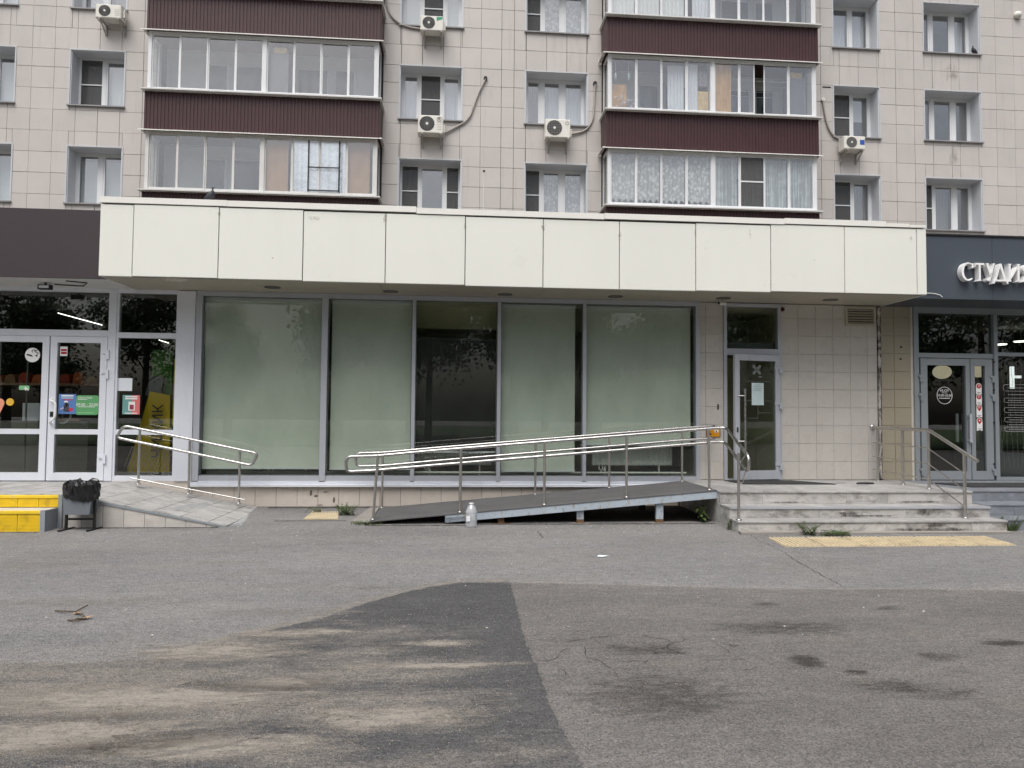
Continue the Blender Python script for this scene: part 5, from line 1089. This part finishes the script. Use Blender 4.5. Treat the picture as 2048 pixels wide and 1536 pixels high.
for x in (1.2, 2.35, 3.0): b = MB(); b.box(x-.05, x+.05, RY1-.14, RY1-.06, .03, dz(x)-.09); b.build('leg', M['blackmetal'], rp)
b = MB(); b.prism([(-1.42,RY0+.15,.014),(-1.16,RY0+.02,.014),(-1.16,RY1-.1,.045),(-1.30,RY1-.1,.045)], (0,0,.03)); b.build('concrete_toe', M['concrete'], rp)
# muddy spill under the low end and a dark brown sheet over the ground beneath
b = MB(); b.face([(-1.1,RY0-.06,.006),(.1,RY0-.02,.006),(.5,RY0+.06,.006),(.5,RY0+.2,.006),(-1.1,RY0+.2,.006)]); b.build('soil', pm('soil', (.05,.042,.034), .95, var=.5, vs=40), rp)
b = MB(); b.face([(.2,RY0+.18,.0205),(3.74,RY0+.18,.0205),(3.74,SY,.053),(.2,SY,.053)]); b.build('dark_ground', pm('dark_ground_mat', (.045,.04,.034), .95, var=.5, vs=12), rp)
# ---- handrails
def rail_tubes(t, paths, r, mt='steel', nm='rail'):
    for p in paths: MB().tube(fillet(p, .07, 7), r, 14).build(nm, M[mt], t)
def post(t, x, y, z0, z1, r=.019, lean=0, mt='steeldull'):
    MB().tube([(x-lean,y,z0),(x,y,z1)], r, 12).build('post', M[mt], t); MB().lathe([(r,.0),(r+.022,.0),(r+.020,.010),(r+.002,.016)], (x-lean,y,z0), 14).build('base_plate', M['steel'], t)
FYR, BYR = 10.05, 11.25
hr = thing('ramp_handrail', 'polished steel handrail on the open side of the metal ramp, bending down the steps', 'handrail', (1.3, FYR, 0))
ru = lambda x: 1.056+.0835*(x-.095); rl = lambda x: .852+.0852*(x-.095)
EX, EY = 3.87, 9.16
top = [(-1.10,FYR,ru(-1.1)-.01),(-.9,FYR,ru(-.9)),(3.70,FYR,1.362),(3.92,FYR,1.378),(EX,EY,1.02)]
loop = [(3.70,FYR,1.362),(3.92,FYR,1.378),(EX,EY,1.02),(EX,EY-.04,.83),(3.90,FYR-.02,1.172),(3.70,FYR,1.158)]
full = [(-.3,FYR,ru(-.3)),(-1.10,FYR,ru(-1.1)-.012),(-1.50,FYR,.935),(-1.50,FYR,.725),(-1.10,FYR,rl(-1.1)-.005),(-.3,FYR,rl(-.3)),(3.70,FYR,1.160),(3.90,FYR,1.172),(EX,EY-.02,.80),(EX,EY-.045,1.01),(3.92,FYR,1.378),(3.70,FYR,1.362),(-.3,FYR,ru(-.3))]
MB().tube(fillet(full, .085, 8), .0215, 14).build('rail', M['steel'], hr)
for x, x2, ln in ((-1.06,0,.055),(.09,0,.005),(1.27,0,0),(2.45,0,0),(3.652,0,-.01)): post(hr, x, FYR-.035, max(dz(x)+.002, .07), (ru(x) if x < 3 else 1.365)+.0, .019, ln)
post(hr, 3.80, 9.29, .157, 1.05, .019)
MB().tube(fillet([(3.80,9.29,.92),(3.83,9.29,.93),(EX,9.24,1.02)], .03), .007, 8).build('bracket', M['steel'], hr); MB().tube(fillet([(3.80,9.29,.66),(3.85,9.29,.64),(EX,9.22,.82)], .03), .007, 8).build('bracket', M['steel'], hr)
hb = thing('ramp_handrail', 'polished steel handrail between the metal ramp and the shop windows', 'handrail', (1.3, BYR, 0))
bu = lambda x: .916+.0858*(x+1.326); bl = lambda x: .711+.0872*(x+1.322)
full = [(-.3,BYR,bu(-.3)),(-1.10,BYR,bu(-1.1)-.008),(-1.53,BYR,.915),(-1.53,BYR,.71),(-1.1,BYR,bl(-1.1)-.008),(-.3,BYR,bl(-.3)),(3.67,BYR,1.146),(4.19,BYR,1.18),(4.235,BYR+.12,1.18),(4.20,BYR+.30,1.18)]
MB().tube(fillet(full, .085, 8), .0215, 14).build('rail', M['steel'], hb)
MB().tube(fillet([(-.3,BYR,bu(-.3)),(3.67,BYR,1.345),(4.19,BYR,1.38),(4.235,BYR+.12,1.38),(4.20,BYR+.30,1.38)], .06, 7), .0215, 14).build('rail', M['steel'], hb)
for x in (-1.12,.09,1.285,2.478,3.672): post(hb, x, BYR+.03, dz(x)+.002, bu(x), .018)
# left: handrail of the tiled ramp
hl = thing('ramp_handrail', 'steel handrail loop along the tiled ramp by the grocery', 'handrail', (-4, 11.2, 0)); LYR = 11.2
full = [(-4.4,LYR,1.198),(-5.00,LYR,1.318),(-5.10,LYR,1.14),(-4.85,LYR,1.085),(-4.4,LYR,.995),(-3.09,LYR,.722),(-3.00,LYR,.905),(-4.4,LYR,1.198)]
MB().tube(fillet(full, .075, 7), .0215, 14).build('rail', M['steel'], hl)
for x, z0, z1 in ((-4.772,.462,1.27),(-4.032,.318,1.12),(-3.283,.172,.965)): post(hl, x, LYR+.03, z0-.03, z1-.01, .0185)
MB().tube([(-4.88,LYR+.02,.528),(-3.20,LYR+.02,.20)], .010, 8).build('kick_rail', M['steel'], hl)
# right: balustrade of the marble steps
hrr = thing('stair_railing', 'brushed steel railing with three thin bars beside the studio door', 'railing', (7.1, 10.4, 0)); QX = 7.10
MB().tube(fillet([(QX,SY-.02,1.375),(QX,10.15,1.358),(QX,9.17,.962)], .05, 6), .026, 14).build('handrail', M['steeldull'], hrr)
b = MB(); b.lathe([(0,0),(.05,0),(.045,.012),(0,.014)], (0,0,0), 16); o = b.build('wall_flange', M['steel'], hrr); o.rotation_euler.x = R(90); o.location = (QX, SY-.004, 1.375)
for z in (1.10,.87,.64): MB().tube([(QX-.025,SY-.03,z+.02),(QX-.025,10.15,z-.01),(QX-.025,9.38,z-.33)], .0085, 8).build('bar', M['steeldull'], hrr)
for y, z0, z1 in ((11.46,LZ,1.35),(10.79,LZ,1.34),(10.17,LZ,1.335)): post(hrr, QX, y, z0, z1, .021)
post(hrr, QX, 9.42, .157, 1.05, .021)
# ---------------------------------------------------------------- tiled ramp, yellow steps (left)
tr = thing('tiled_ramp', 'grey tiled ramp sloping down from the grocery door beside the bin', 'ramp', (-4, 10.6, 0))
TYN = 9.80; rz = lambda x: max(.02, min(.44, .44-.2*(x+5.05)))
b = MB(); b.prism([(-15,TYN+.02,0),(-3.0,TYN+.02,.0),(-3.0,TYN+.02,.015),(-5.05,TYN+.02,.418),(-15,TYN+.02,.418)], (0,SY-TYN-.02,0)); b.build('base', M['groutdark'], tr)
def rtile(x0, x1, y0, y1, nm='tile'):
    g_ = .007; za, zb = rz(x0)+.0, rz(x1)+.0; b = MB()
    p = [(x0+g_,y0+g_,za),(x1-g_,y0+g_,zb),(x1-g_,y1-g_,zb),(x0+g_,y1-g_,za)]; b.add(p+[(q[0],q[1],q[2]-.02) for q in p], [(0,1,2,3),(0,4,5,1),(1,5,6,2),(2,6,7,3),(3,7,4,0)]); return b.build(nm, M['ramptile'], tr)
ycuts = [TYN,10.16,10.52,10.88,11.24,SY-.003]
xc = [-9.02,-8.6,-8.2,-7.8,-7.4,-7.0,-6.6,-6.2,-5.8,-5.4,-5.05,-4.69,-4.33,-3.97,-3.61,-3.25,-3.0]
for i in range(len(xc)-1):
    for j in range(5): rtile(xc[i], xc[i+1], ycuts[j], ycuts[j+1])
b = MB(); b.prism([(-5.12,TYN-.012,.446),(-3.02,TYN-.012,.022),(-3.02,TYN-.012,-.0),(-5.12,TYN-.012,.41)], (0,.03,0)); b.build('edge_angle', pm('edgegrey', lin(140,146,150), .5, var=.08), tr)
x = -5.13
while x < -3.2:
    xe = min(x+.265, -3.12); b = MB(); b.prism([(x+.003,TYN,.002),(xe-.003,TYN,.002),(xe-.003,TYN,rz(xe)-.034),(x+.003,TYN,rz(x)-.034)], (0,.018,0))
    sl_t = b.build('side_tile', M['ridgetile'], tr)
    q = MB(); k = 0
    for k in range(9):
        z = .03+k*.03; zt = min(rz(x), rz(xe))-.05
        if z < zt: q.box(x+.012, xe-.012, TYN-.002, TYN-.0002, z, z+.008)
    if q.v: q.build('tile_ridge', M['ridgetile'], tr)
    x = xe
b = MB(); b.face([(-3.55,9.72,.006+rz(-3.55)*0),(-2.55,9.66,.006),(-2.45,10.2,.012),(-2.3,10.9,.03),(-2.9,11.3,.04),(-3.02,10.6,.03),(-3.1,9.95,.02)]); b.build('cement_smear', M['cementsplash'], tr)
b = MB(); b.face([(-4.0,9.85,rz(-4.0)+.003),(-3.02,9.85,.024),(-3.02,11.3,.024),(-3.7,11.3,rz(-3.7)+.003)]); b.build('cement_film', M['cementsplash'], tr)
ys = thing('yellow_steps', 'two bright yellow painted tile steps at the grocery entrance', 'steps', (-7, 9.7, 0))
for i, (y0, z0, z1, xr, ws) in enumerate(((9.50,.0,.272,-5.155,(.28,.32,.27)),(9.80,.272,.435,-5.13,(.26,.26,.30)))):
    b = MB(); b.box(-9, xr-.02, y0+.02, 9.82 if i == 0 else 9.86, 0, z1-.02); q = b.build('step', M['concrete'], ys); x = xr-.02 if i else xr-.06
    k = 0
    while x > -8.5:
        w = ws[k % 3]; MB().chip(x-w+.003, x-.003, y0, y0+.02, z0+.004, z1-.045, .003).build('tile', M['yellow'], q)
        rg = MB(); zz = z0+.02
        while zz < z1-.07 and k < 4: rg.box(x-w+.02, x-.02, y0-.0025, y0-.0002, zz, zz+.007); zz += .017
        if rg.v: rg.build('tile_ridge', M['yellow'], q)
        x -= w; k += 1
    MB().chip(-9, xr-.03, y0-.012, y0+.02, z1-.043, z1-.001, .004).build('nosing', M['yellowedge'], q)
    MB().box(-9, xr-.03, y0+.021, 9.80 if i == 0 else 9.87, z1-.02, z1-.002).build('tread', M['ridgetile'], q)
MB().box(-5.215, -5.155, 9.485, 9.55, 0, .274).build('corner_trim', M['stepgrey'], ys); MB().box(-5.170, -5.152, 9.55, 9.82, .0, .27).build('side_plate', M['stepgrey'], ys); MB().box(-5.15, -5.10, 9.765, 9.80, 0, .44).build('corner_trim', M['stepgrey'], ys)
# ---------------------------------------------------------------- bin and bottle
bn = thing('trash_bin', 'grey metal litter bin with black bag over its rim on black stand', 'trash bin', (-4.79, 9.62, 0))
b = MB(); b.prism([(-4.955,9.53,.215),(-4.64,9.53,.215),(-4.615,9.53,.52),(-4.975,9.53,.52)], (0,.20,0)); b.build('bin_body', M['bingrey'], bn)
for x in (-4.962, -4.615):
    MB().box(x-.014, x+.014, 9.60, 9.63, .03, .50).build('post', M['binblack'], bn)
    b = MB(); b.prism([(x-.035,9.48,.0),(x+.0,9.48,.0),(x+.035,9.76,.0),(x+.0,9.76,.0)], (0,0,.026)); b.build('foot', M['binblack'], bn)
MB().box(-4.948, -4.629, 9.60, 9.63, .135, .160).build('crossbar', M['binblack'], bn)
b = MB(); rr = random.Random(12); n, prof = 56, [(.0,.575),(.35,.60),(.70,.635),(.95,.625),(1.06,.585),(1.08,.53),(1.07,.48),(1.03,.44)]
vs_ = []
for k, (f, z) in enumerate(prof):
    for j in range(n):
        a = 2*math.pi*j/n; c, s_ = math.cos(a), math.sin(a); e = (abs(c)**4+abs(s_)**4)**-.25
        sag = (-.06*max(0, math.sin(a+2.4)) if k >= 5 else 0)+(.018*math.sin(3*a+1)+.012*math.sin(7*a) if 0 < k < 4 else 0)
        d = rr.uniform(-.012,.012)*(1 if k else 0)
        vs_.append((-4.793+c*e*.185*f+d, 9.63+s_*e*.118*f+rr.uniform(-.012,.012), z+sag+rr.uniform(-.012,.012)))
b.add(vs_, [(k*n+j, k*n+(j+1) % n, (k+1)*n+(j+1) % n, (k+1)*n+j) for k in range(len(prof)-1) for j in range(n)], False); b.add(vs_[:n], [tuple(range(n-1,-1,-1))]); b.build('bag', M['bag'], bn)
bx, by = .238, 9.72
bt = thing('plastic_bottle', 'large clear plastic water bottle standing before the ramp', 'bottle', (bx, by, 0))
prof = [(0,.002),(.070,.002),(.079,.012),(.077,.03)]
for i in range(7): prof += [(.081,.036+i*.022),(.075,.047+i*.022)]
prof += [(.081,.195),(.079,.215),(.066,.258),(.046,.295),(.024,.315),(.022,.325),(.028,.327),(.020,.330)]
MB().lathe(prof, (bx,by,0), 24).build('body', M['bottle'], bt); b = MB(); b.box(bx-.07, bx-.02, by-.0855, by-.0845, .10, .17); b.build('label', pm('bottle_label', lin(236,238,240), .6), bt)
MB().lathe([(0,0),(.034,0),(.034,.010),(0,.011)], (bx,by,.325), 16).build('cap', M['white'], bt)
# ---------------------------------------------------------------- weeds
def leafquad(b, base, d, L, w, droop, up=Vector((0,0,1))):
    d = Vector(d).normalized(); s_ = d.cross(up).normalized() if abs(d.z) < .97 else Vector((1,0,0)); p0 = Vector(base); p1 = p0+d*L*.45+up*droop*.3; p2 = p0+d*L+up*(-droop)
    b.add([p0, p1-s_*w, p2, p1+s_*w, p1-up*.004], [(0,1,4),(0,4,3),(1,2,4),(4,2,3)], True)
def weed(name, label, x, y, z, h, n, L, w, spread, seed, group, mt='leaf'):
    t = thing(name, label, 'plant', (x, y, z), group); rr = random.Random(seed); s_ = MB(); l = MB()
    for k in range(n):
        a = rr.uniform(0, 6.28); hh = h*rr.uniform(.6,1.05); tip = Vector((x+math.cos(a)*spread*hh, y+math.sin(a)*spread*hh, z+hh)); base = Vector((x+rr.uniform(-.03,.03)*spread*3, y+rr.uniform(-.02,.02), z)); s_.tube([base, base.lerp(tip, .5)+Vector((0,0,.02)), tip], [.004,.003,.0015], 5)
        m_ = int(5+hh*22)
        for i in range(m_):
            f = .2+.8*i/m_; p = base.lerp(tip, f); aa = rr.uniform(0, 6.28); leafquad(l, p, (math.cos(aa), math.sin(aa), rr.uniform(.0,.7)), L*rr.uniform(.6,1.1)*(1.1-.4*f), w*rr.uniform(.7,1.2), L*.25)
    s_.build('stem', M['leaf'], t); l.build('leaves', M[mt], t); return t
x, y = G(1418, 1046, .01); weed('leafy_weed', 'broad-leaved weed growing against the marble step under the ramp end', 3.58, 10.02, .015, .30, 4, .12, .030, .35, 3, None)
def grass(label, x, y, z, h, n, spread, seed, group, w=.004):
    t = thing('grass_tuft', label, 'grass', (x, y, z), group); rr = random.Random(seed); b = MB()
    for i in range(n):
        a = rr.uniform(0, 6.28); r0 = rr.uniform(0, spread); p = Vector((x+math.cos(a)*r0, y+math.sin(a)*r0*.5, z)); hh = h*rr.uniform(.5,1.1); d = Vector((math.cos(a)*rr.uniform(.1,.9), math.sin(a)*.5, 1)).normalized(); q = p+d*hh*.6; e = q+Vector((d.x*1.6, d.y*1.6, .35)).normalized()*hh*.5
        b.add([p+Vector((-w,0,0)), p+Vector((w,0,0)), q+Vector((w*.8,0,0)), q+Vector((-w*.8,0,0)), e], [(0,1,2,3),(3,2,4)])
    b.build('blades', M['leaf'], t); return t
weed('low_weed', 'low weed clump at the kerb before the steps, with upright stalks', 4.62, 9.00, .0, .17, 16, .05, .010, 1.0, 8, None); weed('low_weed', 'small creeping weed at the tactile paving joint', 4.95, 8.96, 0, .08, 26, .04, .009, 2.6, 9, None)
weed('low_weed', 'weed clump at the corner of the single tactile slab', -1.58, 10.75, .03, .18, 26, .055, .012, 1.3, 10, None, 'leaf'); weed('low_weed', 'thin weed on the far edge of the single tactile slab', -2.1, 11.0, .035, .09, 9, .04, .009, 1.8, 15, None, 'leafdry')
weed('low_weed', 'weed sprouting from the side of the lowest marble step', 3.71, 9.42, .0, .17, 4, .045, .012, .25, 13, None)
grass('grass tuft at the foot of the ramp handrail', -1.2, 9.95, .01, .07, 120, .22, 4, None); grass('long grass blades growing between the marble and studio steps', 7.66, 9.28, 0, .26, 70, .10, 6, None)
weed('low_weed', 'bright broad weed beside the long grass at the studio steps', 7.42+.15, 9.3, 0, .22, 3, .06, .02, .2, 21, None)
# ---------------------------------------------------------------- pigeons
def pigeon(label, x, y, z, s=1.0, face=1, tilt=28):
    t = thing('pigeon', label, 'pigeon', (x, y, z)); b = MB(); n = 14; ca, sa = math.cos(R(tilt)), math.sin(R(tilt))
    rings = [(-.185,-.02,.010,.006),(-.13,-.005,.026,.014),(-.085,.0,.045,.036),(-.04,.0,.058,.054),(.0,.0,.062,.062),(.045,.005,.056,.058),(.080,.02,.042,.044),(.100,.05,.030,.030),(.108,.078,.025,.026),(.120,.090,.020,.021),(.132,.088,.010,.010),(.150,.076,.003,.003)]
    vs_ = []
    for k, (cx, cz, ry, rz_) in enumerate(rings):
        tl = tilt if k < 7 else tilt*.6
        cc, ss_ = math.cos(R(tl)), math.sin(R(tl))
        for j in range(n):
            a = 2*math.pi*j/n; lz = cz+rz_*math.sin(a); px_, pz_ = cx*ca-lz*sa, cx*sa+lz*ca
            vs_.append((x+face*s*px_, y+s*ry*math.cos(a), z+s*(.105+pz_)))
    b.add(vs_, [(k*n+j, k*n+(j+1) % n, (k+1)*n+(j+1) % n, (k+1)*n+j) for k in range(len(rings)-1) for j in range(n)], True); b.build('body', M['pigeon'], t)
    for dy in (-.022, .022): q = MB(); q.tube([(x,y+dy*s,z+.07*s),(x+face*.006,y+dy*s,z+.004)], .006*s, 6); q.tube([(x,y+dy*s,z+.004),(x+face*.035*s,y+dy*s,z+.003)], .004*s, 5); q.build('leg', pm('pigeonleg', lin(150,70,70), .6), t)
    return t
x, z = W(420, 400, CY+.12); pigeon('dark pigeon perched on the cream canopy edge', x, CY+.12, CZ1+.105, .85, 1, 38)
x, z = W(1949, 108, TY-.02); pigeon('dark pigeon sitting on an upper window sill', x, TY-.0, z+.0, 1.0, -1, 40)
x, z = W(611, 408, CY+1.0); pigeon('grey pigeon half hidden behind the canopy edge', x, CY+1.1, z-.15, .9, -1, 10)
# ---------------------------------------------------------------- loose bits
tw = thing('twig', 'dry broken twig lying on the pavement asphalt', 'twig', (*G(150,1228), .0)); b = MB()
for pts in (((110,1224),(130,1228),(150,1226),(175,1216)), ((150,1228),(165,1234),(172,1240),(160,1246),(135,1243)), ((140,1245),(155,1243),(168,1240))): b.tube([(*G(px, py), .010+.012*(i % 2)) for i, (px, py) in enumerate(pts)], .0055, 6)
b.build('branch', M['bark'], tw); b = MB(); p = Vector((*G(143,1230), .012)); leafquad(b, p, (1,.2,.1), .07, .02, .0); p = Vector((*G(163,1240), .012)); leafquad(b, p, (1,.3,.2), .08, .022, .0); b.build('leaves', pm('dryleaf', lin(196,150,110), .7), tw)
for px, py, L, lab in ((1205,1114,.065,'torn white paper scrap on the pavement asphalt'),(455,1216,.0,'small white scrap on the pavement near the twig'),(1360,1195,.0,'')):
    if not L: continue
    x, y = G(px, py); t = MB(); t.prism([(x-L,y-.02,.010),(x-.2*L,y-.035,.008),(x+L,y-.01,.014),(x+.8*L,y+.03,.010),(x-.6*L,y+.02,.018)], (0,0,.001)); tag(t.build('paper_scrap', M['paper']), lab, 'litter')
b = MB(); rr = random.Random(31)
for i in range(420):
    y = rr.choice((rr.uniform(4.6,10.0), rr.uniform(8.6,10.1), rr.uniform(9.3,9.9))); x = rr.uniform(-6.5,8.5); z = .0085 if y < 6.5 else .007+ground_z(y)
    if SX0-.1 < x < SX1+3 and y > 9.0: continue
    if x < -2.9 and y > 9.4: continue
    s_ = rr.uniform(.004,.014)*(1.3 if rr.random() < .1 else 1); a = rr.uniform(0,3.1); dx, dy = math.cos(a)*s_, math.sin(a)*s_*.8
    b.face([(x-dx,y-dy,z),(x+dy*.6,y-dx*.6,z+.003),(x+dx,y+dy,z+.001),(x-dy*.6,y+dx*.6,z+.004)])
tag(b.build('litter', pm('petals', lin(224,220,210), .8, var=.1)), 'scattered pale petals and paper bits on the asphalt', 'litter', kind='stuff')
b = MB(); b2 = MB()
for i in range(5200):
    x = rr.gauss(-.9, 1.3); y = rr.uniform(3.0,5.6) if rr.random() < .8 else rr.uniform(3,9)
    if i % 5 == 0: x = rr.uniform(-5,7); y = rr.uniform(3.0,9.0)
    s_ = rr.uniform(.0016,.0042); z = .0105; a = rr.uniform(0,6.3)
    q = [(x+s_*math.cos(a+k*2.1), y+s_*math.sin(a+k*2.1), z) for k in range(3)]+[(x, y, z+s_*1.1)]
    (b if rr.random() < .6 else b2).add(q, [(0,1,3),(1,2,3),(2,0,3)])
tag(b.build('gravel', pm('grit', lin(176,162,140), .9, var=.2, vs=30)), 'fine sand grains and grit strewn over the asphalt', 'gravel', kind='stuff'); tag(b2.build('gravel', pm('gritdark', lin(84,80,76), .9, var=.2, vs=30)), 'dark grit strewn over the asphalt', 'gravel', kind='stuff')
b = MB()
for i in range(150):
    x, y = G(rr.uniform(0,1000), rr.uniform(1180,1500)); L = rr.uniform(.01,.035); a = rr.uniform(-.4,.4); w = .003
    b.face([(x,y,.014),(x+L*math.cos(a),y+L*math.sin(a),.016),(x+L*math.cos(a),y+L*math.sin(a)+w,.016),(x,y+w*2,.014)])
tag(b.build('debris', M['bark']), 'dark bark flakes and leaf bits on the asphalt', 'litter', kind='stuff')
t = thing('loose_cable', 'thin white cable end poking from the canopy corner', 'cable', (7.3, CY+.25, 3.5)); b = MB(); pts = [(*(lambda q: (q[0], FY-.02, q[1]))(W(px, py, FY-.02)),) for px, py in ((1852,586),(1868,587),(1880,590),(1885,594))]; b.tube(fillet(pts, .03), .006, 6); b.build('wire', M['white'], t)
# ---------------------------------------------------------------- trees across the lane (seen mirrored in the glass)
def tree_meshes(seed, h):
    rr = random.Random(seed); tk = MB(); lf = MB(); tk.tube([(0,0,0),(.05,.02,h*.3),(-.04,.05,h*.62),(.02,0,h*.9)], [.22,.17,.10,.03], 8)
    tips = []
    for i in range(16):
        z = h*rr.uniform(.25,.85); a = rr.uniform(0,6.28); L = h*.30*rr.uniform(.6,1.1)*(1.15-z/h); e = Vector((math.cos(a)*L, math.sin(a)*L, z+L*.55)); tk.tube([(0,0,z),e*.5+Vector((0,0,z*.5+.1)),e], [.06,.04,.015], 6); tips += [e, e*.6+Vector((0,0,z*.4))]
    tips.append(Vector((0,0,h*.93)))
    for e in tips:
        c = h*.12*rr.uniform(.7,1.25)
        for k in range(340):
            d = Vector((rr.gauss(0,1),rr.gauss(0,1),rr.gauss(0,.8))).normalized()*c*rr.uniform(.0,1.1); p = e+d; u = Vector((rr.uniform(-1,1),rr.uniform(-1,1),rr.uniform(-1,1))).normalized()*.13; w = u.cross(Vector((rr.uniform(-1,1),rr.uniform(-1,1),1))).normalized()*.075
            lf.add([p-u, p+w, p+u, p-w], [(0,1,2,3)])
    a, c = tk.mesh('trunk'), lf.mesh('crown'); a.materials.append(M['bark']); c.materials.append(M['crown']); return a, c
TM = [tree_meshes(1, 9.5), tree_meshes(2, 12.0), tree_meshes(3, 8.0)]
for i, (x, y, v, s_) in enumerate(((-26,-13,1,1),(-20,-13,0,.70),(-16,-15,1,.80),(-11,-12,2,.62),(-6,-14,0,1.1),(-1.5,-17,1,.9),(3,-13,2,1.0),(8,-16,0,1.0),(13,-13,1,.9),(18,-14,2,1.15),(24,-13,0,1),(30,-15,1,1),(-27,-22,0,1.2),(-14.5,-24,1,.62),(-3,-25,0,1.4),(6,-24,1,1.1),(15,-23,0,1.3),(-33,-20,1,1),(26,-23,1,1.1))):
    t = thing('tree', 'leafy tree across the parking lane, mirrored in the shop glass', 'tree', (x, y, .08), 'trees across the lane'); t.rotation_euler.z = i*1.3; t.scale = (s_*1.1, s_*1.1, s_*1.15)
    for nm, me in zip(('trunk','crown'), TM[v]): o = bpy.data.objects.new(nm, me); COL.objects.link(o); o.parent = t
